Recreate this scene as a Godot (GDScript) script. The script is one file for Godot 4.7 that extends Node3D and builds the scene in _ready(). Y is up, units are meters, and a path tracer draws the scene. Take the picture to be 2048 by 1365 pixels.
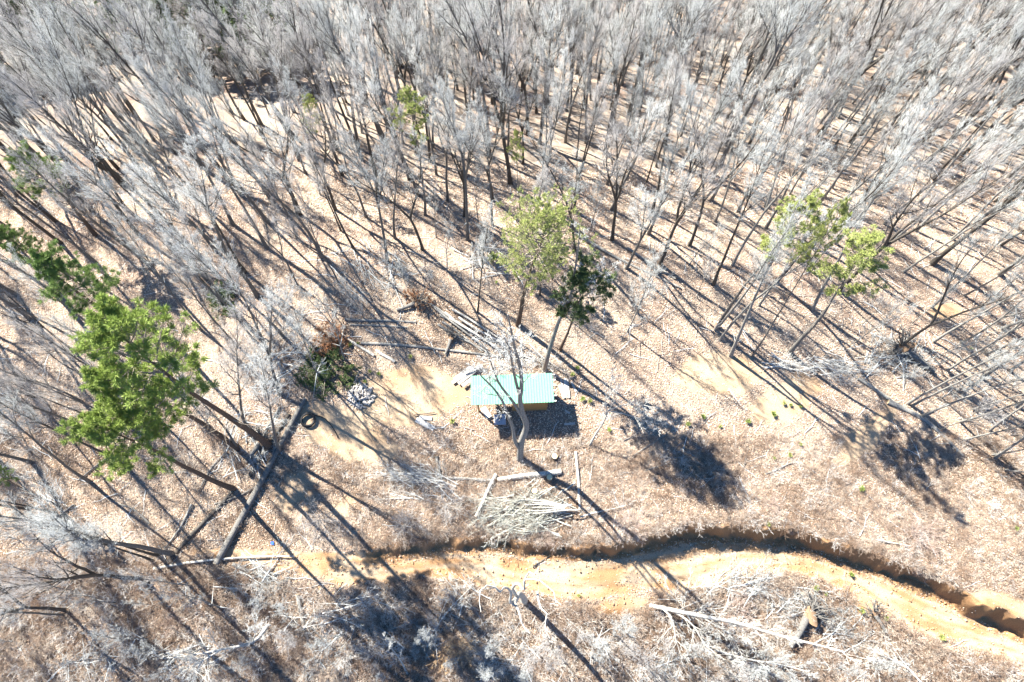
extends Node3D

# ---------------------------------------------------------------- terrain
const X0 := -40.0
var ZB := PackedFloat32Array([-5.529, -5.529, -5.529, -5.529, -5.529, -5.529, -5.529, -5.529, -5.529, -5.529, -5.529, -5.529, -5.529, -5.529, -5.529, -5.529, -5.529, -5.529, -5.529, -5.521, -5.479, -5.437, -5.395, -5.353, -5.311, -5.272, -5.234, -5.195, -5.161, -5.133, -5.106, -5.209, -5.32, -5.446, -5.582, -5.719, -5.825, -5.825, -5.825, -5.825, -5.686, -5.517, -5.362, -5.335, -5.307, -5.342, -5.4, -5.457, -5.574, -5.812, -6.05, -6.269, -6.473, -6.654, -6.654, -6.654, -6.622, -6.536, -6.45, -6.287, -6.087, -5.886, -5.587, -5.245, -4.902, -4.498, -4.082, -3.654, -3.209, -2.763, -2.233, -1.698, -1.165, -0.655, -0.145, 0.241, 0.241, 0.241, 0.241, 0.241, 0.241])
var ZR := PackedFloat32Array([-4.529, -4.529, -4.529, -4.529, -4.529, -4.529, -4.529, -4.529, -4.529, -4.529, -4.529, -4.529, -4.529, -4.529, -4.529, -4.529, -4.529, -4.529, -4.529, -4.45, -4.31, -4.17, -4.03, -3.89, -3.75, -3.61, -3.38, -3.105, -2.83, -2.613, -2.819, -3.026, -3.232, -3.439, -3.432, -3.338, -3.243, -3.126, -2.938, -2.75, -2.562, -2.391, -2.223, -2.056, -1.942, -1.848, -1.845, -2.017, -2.189, -2.257, -2.316, -2.376, -2.469, -2.768, -3.068, -3.37, -3.674, -3.839, -3.863, -3.887, -3.693, -3.409, -3.095, -2.735, -2.324, -1.602, -0.881, -0.166, 0.392, 0.635, 0.878, 1.124, 1.371, 1.618, 1.908, 2.446, 2.984, 3.523, 4.061, 4.119, 4.119])
var taken := {}
var M := {}
var n_patch := FastNoiseLite.new()
var n_fine := FastNoiseLite.new()

func tab(t: PackedFloat32Array, x: float) -> float:
	var f := clampf(x - X0, 0.0, 79.999)
	var i := int(f)
	return t[i] + (t[i + 1] - t[i]) * (f - i)

func ground(x: float, z: float) -> float:
	var d := -z
	var h := 0.0
	if d > 26.0:
		# the wooded slope falls to a gully and climbs again beyond it
		var e := d - 26.0
		var dv := 90.0 - 0.75 * clampf(x - 5.0, 0.0, 40.0)
		var ev := dv - 26.0
		var fall := -0.5 * e * e / (e + 9.0)
		var rise := minf(-0.5 * ev * ev / (ev + 9.0) + 0.3 * (d - dv), 12.0)
		var q := sqrt((fall - rise) * (fall - rise) + 9.0)
		h = 0.5 * (fall + rise + q) - 2.25 / q
	h += (0.30 * sin(x * 0.21 + 0.7) * cos(z * 0.17) + 0.16 * sin(x * 0.47 + z * 0.39)) * smoothstep(20.0, 32.0, d + 0.5 * absf(x))
	var zb := tab(ZB, x) + 0.22 * sin(x * 1.13 + 2.0 * sin(x * 0.37)) + 0.10 * sin(x * 3.1 + sin(x * 1.7))
	h -= (0.85 * smoothstep(-13.5, -5.0, x) + 1.1 * smoothstep(3.0, 12.0, x)) * smoothstep(0.0, 0.46 + 0.18 * sin(x * 0.83 + sin(x * 2.1)), z - zb)
	var u := z - tab(ZR, x)
	if u > 0.0:
		h -= 0.16 * minf(u, 60.0)
	h += 0.22 * exp(-(u - 0.7) * (u - 0.7) / 0.35) * smoothstep(-6.0, 4.0, x)
	return h

# bare earth patches: centre x, z, half width, half depth, turn
var patches := []

func bare(x: float, z: float) -> float:
	# 1 where the clay is bare, 0 under leaf litter
	var w := 0.0
	for p in patches:
		var q: Vector2 = Vector2(x - p[0].x, z - p[0].y).rotated(p[3])
		var e := Vector2(q.x / p[1], q.y / p[2]).length()
		w = maxf(w, p[4] * (1.0 - smoothstep(0.45, 1.15, e)))
	var zb := tab(ZB, x)
	var zr := tab(ZR, x)
	var road := smoothstep(zb + 0.1, zb + 0.5, z) * (1.0 - smoothstep(zr - 0.7, zr + 0.7, z))
	road *= 0.95 * smoothstep(-25.0, -17.0, x)
	w = maxf(w, road)
	var n := n_patch.get_noise_2d(x, z) * 0.5 + n_fine.get_noise_2d(x, z) * 0.45
	return clampf(smoothstep(0.30, 0.72, w + n * 0.75 * (1.0 if w > 0.02 else 0.4)), 0.0, 1.0)

# ---------------------------------------------------------------- names and nodes
func numbered(called: String) -> String:
	if not taken.has(called):
		taken[called] = 0
		return called
	taken[called] += 1
	return "%s_%03d" % [called, taken[called]]

func tag(o: Node, label: String, category: String, group := "", kind := "") -> Node:
	if label: o.set_meta("label", label)
	if category: o.set_meta("category", category)
	if group: o.set_meta("group", group)
	if kind: o.set_meta("kind", kind)
	return o

func thing(called: String, label: String, category: String, at: Vector3, group := "") -> Node3D:
	var o := Node3D.new()
	o.name = numbered(called)
	add_child(o)
	o.position = at
	tag(o, label, category, group)
	return o

func part(called: String, mesh: Mesh, parent: Node, mat: Material = null) -> MeshInstance3D:
	var o := MeshInstance3D.new()
	o.mesh = mesh
	if mat: o.material_override = mat
	if parent == self:
		o.name = numbered(called)
		add_child(o)
	else:
		o.name = called
		parent.add_child(o, true)
	return o

func at2(p: Vector2, up := 0.0) -> Vector3:
	return Vector3(p.x, ground(p.x, p.y) + up, p.y)

# ---------------------------------------------------------------- mesh builder
class Buf:
	var v := PackedVector3Array()
	var n := PackedVector3Array()
	var c := PackedColorArray()
	var i := PackedInt32Array()
	var use_c := false
	func mesh(mat: Material) -> ArrayMesh:
		var a := []
		a.resize(Mesh.ARRAY_MAX)
		a[Mesh.ARRAY_VERTEX] = v
		a[Mesh.ARRAY_NORMAL] = n
		if use_c: a[Mesh.ARRAY_COLOR] = c
		a[Mesh.ARRAY_INDEX] = i
		var m := ArrayMesh.new()
		m.add_surface_from_arrays(Mesh.PRIMITIVE_TRIANGLES, a)
		if mat: m.surface_set_material(0, mat)
		return m
	func tri(p: Vector3, q: Vector3, r: Vector3) -> void:
		var k := v.size()
		var nn := (r - p).cross(q - p).normalized()
		v.append(p); v.append(q); v.append(r)
		n.append(nn); n.append(nn); n.append(nn)
		i.append(k); i.append(k + 1); i.append(k + 2)
	func quad(p: Vector3, q: Vector3, r: Vector3, s: Vector3) -> void:
		var k := v.size()
		var nn := (r - p).cross(q - p).normalized()
		v.append(p); v.append(q); v.append(r); v.append(s)
		for j in 4: n.append(nn)
		for j in [0, 1, 2, 0, 2, 3]: i.append(k + j)
	func box(c0: Vector3, s: Vector3, b := Basis()) -> void:
		var h := s * 0.5
		var p := []
		for e in 8:
			p.append(c0 + b * Vector3(h.x if e & 1 else -h.x, h.y if e & 2 else -h.y, h.z if e & 4 else -h.z))
		quad(p[0], p[1], p[3], p[2])
		quad(p[5], p[4], p[6], p[7])
		quad(p[4], p[0], p[2], p[6])
		quad(p[1], p[5], p[7], p[3])
		quad(p[2], p[3], p[7], p[6])
		quad(p[4], p[5], p[1], p[0])
	func tube(pts: PackedVector3Array, rad: PackedFloat32Array, sides: int, cap := false) -> void:
		var k0 := v.size()
		var m := pts.size()
		var d := (pts[m - 1] - pts[0]).normalized()
		var a := d.cross(Vector3(0.31, 0.22, 0.93)).normalized()
		for j in m:
			if j < m - 1: d = (pts[j + 1] - pts[j]).normalized()
			a = (a - d * a.dot(d)).normalized()
			var b := d.cross(a)
			for s in sides:
				var t := TAU * s / sides
				var q := a * cos(t) + b * sin(t)
				v.append(pts[j] + q * rad[j])
				n.append(q)
		for j in m - 1:
			for s in sides:
				var s1 := (s + 1) % sides
				var p0 := k0 + j * sides + s
				var p1 := k0 + j * sides + s1
				i.append(p0); i.append(p1 + sides); i.append(p1)
				i.append(p0); i.append(p0 + sides); i.append(p1 + sides)
		if cap:
			for e in [0, m - 1]:
				var kk := v.size()
				var dd := (pts[1] - pts[0]).normalized() * -1.0 if e == 0 else (pts[m - 1] - pts[m - 2]).normalized()
				for s in sides:
					v.append(v[k0 + e * sides + s]); n.append(dd)
				for s in sides - 2:
					var fl := 1 if e == 0 else 0
					i.append(kk); i.append(kk + s + 2 - fl); i.append(kk + s + 1 + fl)
	func spike(p: Vector3, tip: Vector3, r: float) -> void:
		var k := v.size()
		var d := (tip - p).normalized()
		var a := d.cross(Vector3(0.31, 0.22, 0.93)).normalized()
		var b := d.cross(a)
		var q1 := a * -0.5 + b * 0.866
		var q2 := a * -0.5 - b * 0.866
		v.append(p + a * r); v.append(p + q1 * r); v.append(p + q2 * r); v.append(tip)
		n.append(a); n.append(q1); n.append(q2); n.append(d)
		i.append(k); i.append(k + 3); i.append(k + 1)
		i.append(k + 1); i.append(k + 3); i.append(k + 2)
		i.append(k + 2); i.append(k + 3); i.append(k)

func rv(g: RandomNumberGenerator) -> Vector3:
	return Vector3(g.randf_range(-1, 1), g.randf_range(-1, 1), g.randf_range(-1, 1))

func off_axis(d: Vector3, ang: float, az: float) -> Vector3:
	var a := d.cross(Vector3(0.37, 0.11, 0.92)).normalized()
	var b := d.cross(a)
	return (d * cos(ang) + (a * cos(az) + b * sin(az)) * sin(ang)).normalized()

# a limb with everything that grows on it. o: arrays indexed by level
func branch(b: Buf, g: RandomNumberGenerator, lv: int, p: Vector3, d: Vector3, L: float, r: float, o: Dictionary, tufts = null) -> void:
	var top: int = o.levels
	if lv >= top:
		b.spike(p, p + (d + rv(g) * 0.15) * L, maxf(r, o.rmin))
		return
	var ns: int = o.seg[lv]
	var pts := PackedVector3Array([p])
	var rad := PackedFloat32Array([r])
	var wob: float = o.wob[lv]
	var up: float = o.up[lv]
	var ds := [d]
	for k in ns:
		d = (d + rv(g) * wob + Vector3.UP * up).normalized()
		p += d * L / ns
		pts.append(p)
		ds.append(d)
		rad.append(maxf(r * (1.0 - 0.86 * (k + 1.0) / ns), o.rmin * 0.7))
	var lb: Buf = o.limb if lv <= 2 and o.has("limb") else b
	lb.tube(pts, rad, o.sides[lv])
	if tufts != null and lv >= o.tuft_from:
		tufts.append([p, d])
	var nc: int = o.n[lv]
	var az := g.randf() * TAU
	var f0: float = o.start[lv]
	for k in nc:
		var t := lerpf(f0, 1.0, (k + g.randf()) / nc)
		var f := minf(t * ns, ns - 0.001)
		var j := int(f)
		var q := pts[j].lerp(pts[j + 1], f - j)
		az += 2.4 + g.randf_range(-0.5, 0.5)
		var cd := off_axis(ds[j + 1], o.ang[lv] * g.randf_range(0.7, 1.3), az)
		var cl: float = L * o.ratio[lv] * lerpf(1.0, 0.5, t) * g.randf_range(0.65, 1.25)
		var cr := lerpf(rad[j], rad[j + 1], f - j) * 0.62
		branch(b, g, lv + 1, q, cd, cl, cr, o, tufts)

# a bare hardwood: [trunk buffer, crown buffer]; forks > 1 splits the stem
func hardwood(sd: int, H: float, r: float, forks: int, crown_from: float, spread: float, twig: float, lean := 0.0) -> Array:
	var g := RandomNumberGenerator.new()
	g.seed = sd
	var tb := Buf.new()
	var cb := Buf.new()
	var o := {"levels": 4, "rmin": 0.0042, "seg": [0, 6, 4, 2], "wob": [0, 0.13, 0.13, 0.16], "up": [0, 0.10, 0.10, 0.08],
		"sides": [7, 5, 3, 3], "n": [0, int(10 * twig), int(8 * twig), 5], "start": [0, 0.18, 0.12, 0.1], "ang": [0, 0.5, 0.46, 0.45], "ratio": [0, 0.52, 0.58, 0.75]}
	o.limb = tb
	var stems := []
	var p := Vector3.ZERO
	var d := Vector3(g.randf_range(-0.05, 0.05) + lean, 1, g.randf_range(-0.05, 0.05)).normalized()
	var fh := H if forks < 2 else H * g.randf_range(0.32, 0.5)
	var ns := 9 if forks < 2 else 6
	var pts := PackedVector3Array([p - Vector3.UP * 0.5, p])
	var rad := PackedFloat32Array([r * 1.7, r * 1.35])
	var ds := [d, d]
	for k in ns:
		d = (d + rv(g) * 0.055 + Vector3.UP * 0.03).normalized()
		p += d * fh / ns
		pts.append(p)
		ds.append(d)
		rad.append(r * (1.0 - (0.92 if forks < 2 else 0.35) * pow((k + 1.0) / ns, 0.9)))
	for k in rad.size(): rad[k] *= 0.86
	tb.tube(pts, rad, 8)
	stems.append([pts, rad, ds])
	if forks >= 2:
		var az := g.randf() * TAU
		for s in forks:
			var q := p
			var e := off_axis(d, g.randf_range(0.16, 0.34), az + TAU * s / forks)
			var sp := PackedVector3Array([q])
			var r0 := r * 0.65 * (0.9 if s else 1.0)
			var sr := PackedFloat32Array([r0])
			var sd2 := [e]
			var L := (H - fh) * g.randf_range(0.85, 1.08)
			for k in 7:
				e = (e + rv(g) * 0.09 + Vector3.UP * 0.05).normalized()
				q += e * L / 7
				sp.append(q)
				sd2.append(e)
				sr.append(r0 * (1.0 - 0.93 * (k + 1.0) / 7))
			tb.tube(sp, sr, 7)
			stems.append([sp, sr, sd2])
	for si in stems.size():
		if forks >= 2 and si == 0:
			continue
		var P: PackedVector3Array = stems[si][0]
		var R: PackedFloat32Array = stems[si][1]
		var m := P.size() - 1
		var nl := int((17.0 if forks < 2 else 10.0) * g.randf_range(0.9, 1.15))
		var az := g.randf() * TAU
		var f0 := crown_from if forks < 2 else 0.2
		for k in nl:
			var t := lerpf(f0, 0.99, (k + g.randf()) / nl)
			var f := minf(t * m, m - 0.001)
			var j := int(f)
			az += 2.4 + g.randf_range(-0.4, 0.4)
			var q := P[j].lerp(P[j + 1], f - j)
			var L := spread * (lerpf(1.0, 0.5, smoothstep(0.5, 1.0, t))) * 0.92 * g.randf_range(0.65, 1.2)
			var cd := off_axis(stems[si][2][j + 1], g.randf_range(0.4, 0.72) * lerpf(1.0, 0.6, t), az)
			branch(cb, g, 1, q, cd, L, minf(R[j] * 0.55, 0.014 * L + 0.02), o)
		# small dead snags low on the stem
	for k in 5:
		var f := g.randf_range(0.15, crown_from) * (pts.size() - 1)
		var j := int(f)
		cb.spike(pts[j], pts[j] + off_axis(Vector3.UP, g.randf_range(1.0, 1.5), g.randf() * TAU) * g.randf_range(0.5, 1.8), 0.025)
	return [tb, cb]

# needles at tufts
func needles(b: Buf, g: RandomNumberGenerator, tufts: Array, per: int, len0: float, w: float, spread: float) -> void:
	for t in tufts:
		for k in per:
			var d := off_axis(t[1], spread * sqrt(g.randf()), g.randf() * TAU)
			var p: Vector3 = t[0] - t[1] * g.randf() * 0.18
			var side := d.cross(rv(g)).normalized() * w
			var tip := p + d * len0 * g.randf_range(0.7, 1.2)
			var mid := p.lerp(tip, 0.5) + side.cross(d) * 0.4
			var i0 := b.v.size()
			var nn := d.cross(side).normalized()
			b.v.append(p); b.v.append(mid + side); b.v.append(tip); b.v.append(mid - side)
			for q in 4: b.n.append(nn)
			for q in [0, 1, 2, 0, 2, 3]: b.i.append(i0 + q)

# a pine: trunk, limbs, needles
func pine(sd: int, H: float, r: float, crown_from: float, spread: float, nl: int, per: int, len0: float, w: float, bare_limbs := 10, sub := 5) -> Array:
	var g := RandomNumberGenerator.new()
	g.seed = sd
	var tb := Buf.new()
	var lb := Buf.new()
	var nb := Buf.new()
	var o := {"levels": 4, "rmin": 0.011, "seg": [0, 6, 4, 2], "wob": [0, 0.15, 0.22, 0.3], "up": [0, 0.06, 0.08, 0.10],
		"sides": [7, 5, 3, 3], "n": [0, 8, sub, 0], "start": [0, 0.3, 0.25, 0.2], "ang": [0, 0.8, 0.8, 0.7], "ratio": [0, 0.44, 0.5, 0.6], "tuft_from": 2}
	var p := Vector3.ZERO
	var d := Vector3.UP
	var pts := PackedVector3Array([Vector3(0, -0.5, 0), p])
	var rad := PackedFloat32Array([r * 1.4, r * 1.2])
	for k in 10:
		d = (d + rv(g) * 0.05 + Vector3.UP * 0.06).normalized()
		p += d * H / 10
		pts.append(p)
		rad.append(r * (1.0 - 0.93 * (k + 1.0) / 10))
	tb.tube(pts, rad, 8)
	var tufts := []
	var az := 0.0
	for k in nl:
		var t := lerpf(crown_from, 0.99, (k + g.randf()) / nl)
		var f := minf(1.0 + t * 10.0, 10.99)
		var j := int(f)
		var u := (t - crown_from) / (1.0 - crown_from)
		var L := spread * (0.35 + 0.75 * sin(PI * pow(clampf(u, 0, 1), 0.75) * 0.86 + 0.25)) * g.randf_range(0.6, 1.2)
		az += 2.4 + g.randf_range(-0.6, 0.6)
		var cd := off_axis(Vector3.UP, lerpf(1.45, 0.55, u) * g.randf_range(0.85, 1.12), az)
		branch(lb, g, 1, pts[j].lerp(pts[j + 1], f - j), cd, L, 0.016 * L + 0.012, o, tufts)
	var dead := []
	for k in bare_limbs:
		var t := lerpf(0.3, crown_from, g.randf())
		var f := 1.0 + t * 10.0
		var j := int(f)
		branch(lb, g, 2, pts[j].lerp(pts[j + 1], f - j), off_axis(Vector3.UP, g.randf_range(1.2, 1.8), g.randf() * TAU), g.randf_range(0.6, 1.8), 0.03, o, dead)
	needles(nb, g, tufts, per, len0, w, 1.25)
	return [tb, lb, nb]

# ---------------------------------------------------------------- materials
func lin(r: float, g: float, b: float) -> Color:
	return Color(r, g, b).linear_to_srgb()

func noise_tex(freq: float, lo: Color, hi: Color, sd: int, stretch := false, oct := 4) -> NoiseTexture2D:
	var n := FastNoiseLite.new()
	n.seed = sd
	n.frequency = freq
	n.fractal_octaves = oct
	var t := NoiseTexture2D.new()
	t.width = 512
	t.height = 512
	t.seamless = true
	t.noise = n
	var gr := Gradient.new()
	gr.set_color(0, lo)
	gr.set_color(1, hi)
	gr.add_point(0.5, lo.lerp(hi, 0.5))
	t.color_ramp = gr
	return t

func mat(col: Color, rough := 0.9, tex: Texture2D = null, scale := 1.0) -> StandardMaterial3D:
	var m := StandardMaterial3D.new()
	m.albedo_color = col
	m.roughness = rough
	m.metallic_specular = 0.25
	if tex:
		m.albedo_texture = tex
		m.uv1_triplanar = true
		m.uv1_world_triplanar = false
		m.uv1_scale = Vector3.ONE * scale
	return m

func make_materials() -> void:
	var bark := noise_tex(0.03, Color(0.52, 0.5, 0.48), Color(1, 1, 1), 3)
	M.bark_grey = mat(lin(0.25, 0.24, 0.228), 0.95, bark, 0.7)
	M.bark_dark = mat(lin(0.15, 0.135, 0.12), 0.95, bark, 0.7)
	M.bark_pale = mat(lin(0.38, 0.37, 0.35), 0.95, bark, 0.6)
	M.bark_pine = mat(lin(0.20, 0.15, 0.12), 0.95, bark, 0.8)
	M.bark_white = mat(lin(0.72, 0.69, 0.63), 0.9, bark, 0.5)
	M.twig_grey = mat(lin(0.38, 0.39, 0.385))
	M.twig_brown = mat(lin(0.37, 0.35, 0.34))
	M.twig_pale = mat(lin(0.47, 0.475, 0.465))
	M.twig_white = mat(lin(0.50, 0.49, 0.46))
	M.twig_dark = mat(lin(0.26, 0.23, 0.21))
	M.pine_limb = mat(lin(0.24, 0.20, 0.16))
	for nm in [["needle_yellow", 0.25, 0.28, 0.085], ["needle_green", 0.12, 0.18, 0.05], ["needle_bright", 0.20, 0.26, 0.06], ["needle_dark", 0.085, 0.12, 0.045], ["needle_dead", 0.25, 0.12, 0.06]]:
		var m := mat(lin(nm[1], nm[2], nm[3]), 0.6)
		m.cull_mode = BaseMaterial3D.CULL_DISABLED
		m.backlight_enabled = true
		m.backlight = lin(nm[1] * 0.3, nm[2] * 0.3, nm[3] * 0.3)
		M[nm[0]] = m
	M.cut = mat(lin(0.55, 0.42, 0.26), 0.85)
	var grain := noise_tex(0.05, Color(0.7, 0.68, 0.66), Color(1, 1, 1), 8)
	M.board_grey = mat(lin(0.50, 0.47, 0.44), 0.85, grain, 2.0)
	M.board_white = mat(lin(0.74, 0.70, 0.64), 0.8, grain, 1.5)
	M.board_tan = mat(lin(0.46, 0.28, 0.12), 0.85, grain, 2.0)
	M.board_dark = mat(lin(0.10, 0.085, 0.08), 0.85, grain, 2.0)
	M.roof = mat(lin(0.15, 0.345, 0.24), 0.65, noise_tex(0.02, Color(0.86, 0.9, 0.88), Color(1, 1, 1), 11), 0.6)
	M.black = mat(lin(0.02, 0.021, 0.024), 0.55)
	M.blue = mat(lin(0.03, 0.10, 0.65), 0.5)
	M.pallet = mat(lin(0.48, 0.52, 0.62), 0.8, grain, 2.0)
	M.soil = mat(lin(0.26, 0.175, 0.115), 0.95, grain, 1.0)

# ---------------------------------------------------------------- ground
# how much brown scrub covers the ground: the slope below the track, the terrace above the bank
func brushy(x: float, z: float) -> float:
	if z > tab(ZR, x): return 1.0
	var w := smoothstep(-15.0, -11.5, z) * 0.75
	w = maxf(w, 0.55 * (1.0 - smoothstep(3.0, 8.0, Vector2((x + 4.0) * 0.45, z + 20.5).length())))
	w = maxf(w, 0.6 * smoothstep(-16.0, -21.0, x) * smoothstep(-14.0, -6.0, z))
	return w

func make_ground() -> void:
	var xs := PackedFloat32Array()
	var zs := PackedFloat32Array()
	var x := -600.0
	while x < 600.0:
		xs.append(x)
		var a := absf(x + 0.001)
		x += 0.22 if a < 36.0 else (0.8 if a < 96.0 else (6.0 if a < 150 else 60.0))
	xs.append(600.0)
	var z := -600.0
	while z < 500.0:
		zs.append(z)
		if z > -30.0 and z < 9.0: z += 0.22 if z < -9.0 or z > 3.0 else 0.13
		elif z > -112.0 and z < 16.0: z += 0.7
		elif z > -170.0 and z < 60.0: z += 6.0
		else: z += 60.0
	zs.append(500.0)
	var b := Buf.new()
	b.use_c = true
	var nx := xs.size()
	var nz := zs.size()
	var litter := Color(0.50, 0.435, 0.365)
	var litter2 := Color(0.385, 0.305, 0.255)
	var scrub := Color(0.30, 0.235, 0.18)
	var sand := Color(0.66, 0.54, 0.395)
	var clay := Color(0.50, 0.265, 0.11)
	for j in nz:
		for k in nx:
			var px := xs[k]
			var pz := zs[j]
			var near := absf(px) < 98.0 and pz > -112.0 and pz < 20.0
			var y := ground(px, pz)
			var col := litter
			var streak := 0.0
			var oz := 0.0
			if near:
				var nf := n_fine.get_noise_2d(px * 2.3, pz * 2.3)
				var np := n_patch.get_noise_2d(px * 0.8 + 50.0, pz * 0.8)
				y += nf * 0.045
				var zb := tab(ZB, px)
				var wid := maxf(tab(ZR, px) - zb, 0.8)
				var vv := (pz - zb) / wid
				if px > -12.0 and vv > 0.2 and vv < 1.0:
					# wheel ruts and graded streaks along the track
					var wv := vv + 0.05 * n_patch.get_noise_1d(px * 3.0)
					y -= 0.07 * exp(-pow((wv - 0.48) / 0.07, 2.0)) + 0.07 * exp(-pow((wv - 0.8) / 0.07, 2.0))
					streak = n_fine.get_noise_2d(px * 0.35, vv * 9.0) * 1.3
				if px > -11.0 and vv > -0.1 and pz < zb + 0.9:
					var rough := n_fine.get_noise_2d(px * 1.4 + 30.0, pz * 3.0)
					y += rough * 0.22 * smoothstep(-0.1, 0.3, pz - zb)
					oz = n_fine.get_noise_2d(px * 1.9, pz * 1.2 + 60.0) * 0.28
				var w := bare(px, pz)
				col = litter.lerp(litter2, clampf(0.42 + np * 1.3 + nf * 0.9, 0, 1))
				col = col.lerp(scrub, clampf(brushy(px, pz) * (0.55 + np * 2.0 + nf), 0.0, 1.0))
				var k2 := clampf(0.4 + n_patch.get_noise_2d(px * 1.7, pz * 1.7 + 90.0) * 1.1 + nf * 0.5 + streak, 0.0, 1.0)
				# the freshly cut bank is raw red clay
				if pz > zb - 0.1 and pz < zb + 0.9 and px > -10.0:
					k2 = 1.0
					w = maxf(w, 0.9)
				col = col.lerp(sand.lerp(clay, k2 * (0.75 if pz > zb - 0.5 else 0.42)), w)
			b.v.append(Vector3(px, y, pz + oz))
			b.c.append(col)
	for j in nz:
		for k in nx:
			var i0 := j * nx + k
			var l := b.v[i0 - 1] if k > 0 else b.v[i0]
			var r := b.v[i0 + 1] if k < nx - 1 else b.v[i0]
			var u := b.v[i0 - nx] if j > 0 else b.v[i0]
			var d := b.v[i0 + nx] if j < nz - 1 else b.v[i0]
			b.n.append((d - u).cross(r - l).normalized())
			if k < nx - 1 and j < nz - 1:
				for q in [i0, i0 + 1, i0 + nx + 1, i0, i0 + nx + 1, i0 + nx]: b.i.append(q)
	var m := mat(Color.WHITE, 1.0, noise_tex(0.09, Color(0.42, 0.37, 0.33), Color(1, 1, 1), 21, false, 5), 0.45)
	m.vertex_color_use_as_albedo = true
	m.metallic_specular = 0.1
	var o := part("ground", b.mesh(m), self)
	tag(o, "leaf-strewn ground with bare sandy patches and a cut clay track", "ground", "", "structure")

func scatter(called: String, label: String, category: String, mesh: Mesh, xf: Array, cols: Array) -> void:
	var mm := MultiMesh.new()
	mm.transform_format = MultiMesh.TRANSFORM_3D
	mm.use_colors = cols.size() > 0
	mm.mesh = mesh
	mm.instance_count = xf.size()
	for i in xf.size():
		mm.set_instance_transform(i, xf[i])
		if cols.size(): mm.set_instance_color(i, cols[i])
	var o := MultiMeshInstance3D.new()
	o.multimesh = mm
	o.name = numbered(called)
	add_child(o)
	tag(o, label, category, "", "stuff")

func leaf_litter() -> void:
	var g := RandomNumberGenerator.new()
	g.seed = 77
	var m := mat(Color.WHITE, 0.95)
	m.vertex_color_use_as_albedo = true
	m.cull_mode = BaseMaterial3D.CULL_DISABLED
	var tones := [Color(0.54, 0.44, 0.35), Color(0.44, 0.32, 0.235), Color(0.33, 0.215, 0.145), Color(0.60, 0.51, 0.42), Color(0.48, 0.31, 0.20), Color(0.19, 0.12, 0.085)]
	var brown := [Color(0.28, 0.195, 0.14), Color(0.38, 0.275, 0.205), Color(0.44, 0.32, 0.23), Color(0.17, 0.115, 0.085)]
	var b := Buf.new()
	b.use_c = true
	for count in 520000:
		var z := g.randf_range(-40.0, 5.0)
		var half := 38.0 + maxf(0.0, -z - 18.0) * 0.75
		var x := g.randf_range(-half, half)
		var far := z < -32.0
		if far and g.randf() < 0.3: continue
		var zb := tab(ZB, x)
		var foot := x > -9.0 and z > zb + 0.55 and z < zb + 1.2
		if x > -9.0 and z > zb - 0.1 and z <= zb + 0.55: continue
		var w := bare(x, z)
		if g.randf() < w * (0.6 if foot else 0.95): continue
		var s := g.randf_range(0.022, 0.055) * (1.35 if far else 1.0)
		var a := g.randf() * TAU
		var p := Vector3(x, ground(x, z) + g.randf_range(0.02, 0.09), z)
		var u := Vector3(cos(a), g.randf_range(-0.4, 0.5), sin(a)) * s
		var v := Vector3(-sin(a), g.randf_range(-0.5, 0.5), cos(a)) * s * g.randf_range(0.45, 0.8)
		var nn := v.cross(u).normalized()
		var k := b.v.size()
		b.v.append(p - u); b.v.append(p + v); b.v.append(p + u + Vector3(0, 0.3 * s, 0)); b.v.append(p - v)
		var br := brushy(x, z)
		var c: Color = tones[mini(int(pow(g.randf(), 1.25) * 6), 5)]
		if g.randf() < br * 0.7: c = brown[g.randi() % 4]
		for q in 4:
			b.n.append(nn)
			b.c.append(c)
		b.i.append(k); b.i.append(k + 2); b.i.append(k + 1)
		b.i.append(k); b.i.append(k + 3); b.i.append(k + 2)
	var o := part("leaf_litter", b.mesh(m), self)
	tag(o, "dry tan and brown fallen leaves covering the woodland floor", "leaves", "", "stuff")

func bush_mesh(sd: int, n: int, h: float, spread: float, matl: Material, rm := 0.006) -> ArrayMesh:
	var g := RandomNumberGenerator.new()
	g.seed = sd
	var b := Buf.new()
	var o := {"levels": 3, "rmin": rm, "seg": [3, 3, 2], "wob": [0.25, 0.3, 0.3], "up": [0.05, 0.05, 0.0],
		"sides": [3, 3, 3], "n": [4, 4, 0], "start": [0.25, 0.2, 0.2], "ang": [0.6, 0.7, 0.7], "ratio": [0.55, 0.55, 0.5]}
	for k in n:
		var d := off_axis(Vector3.UP, spread * sqrt(g.randf()), g.randf() * TAU)
		branch(b, g, 0, Vector3(g.randf_range(-0.12, 0.12), -0.05, g.randf_range(-0.12, 0.12)), d, h * g.randf_range(0.6, 1.1), 0.013, o)
	return b.mesh(matl)

func in_poly(p: Vector2, poly: PackedVector2Array) -> bool:
	return Geometry2D.is_point_in_polygon(p, poly)

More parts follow.
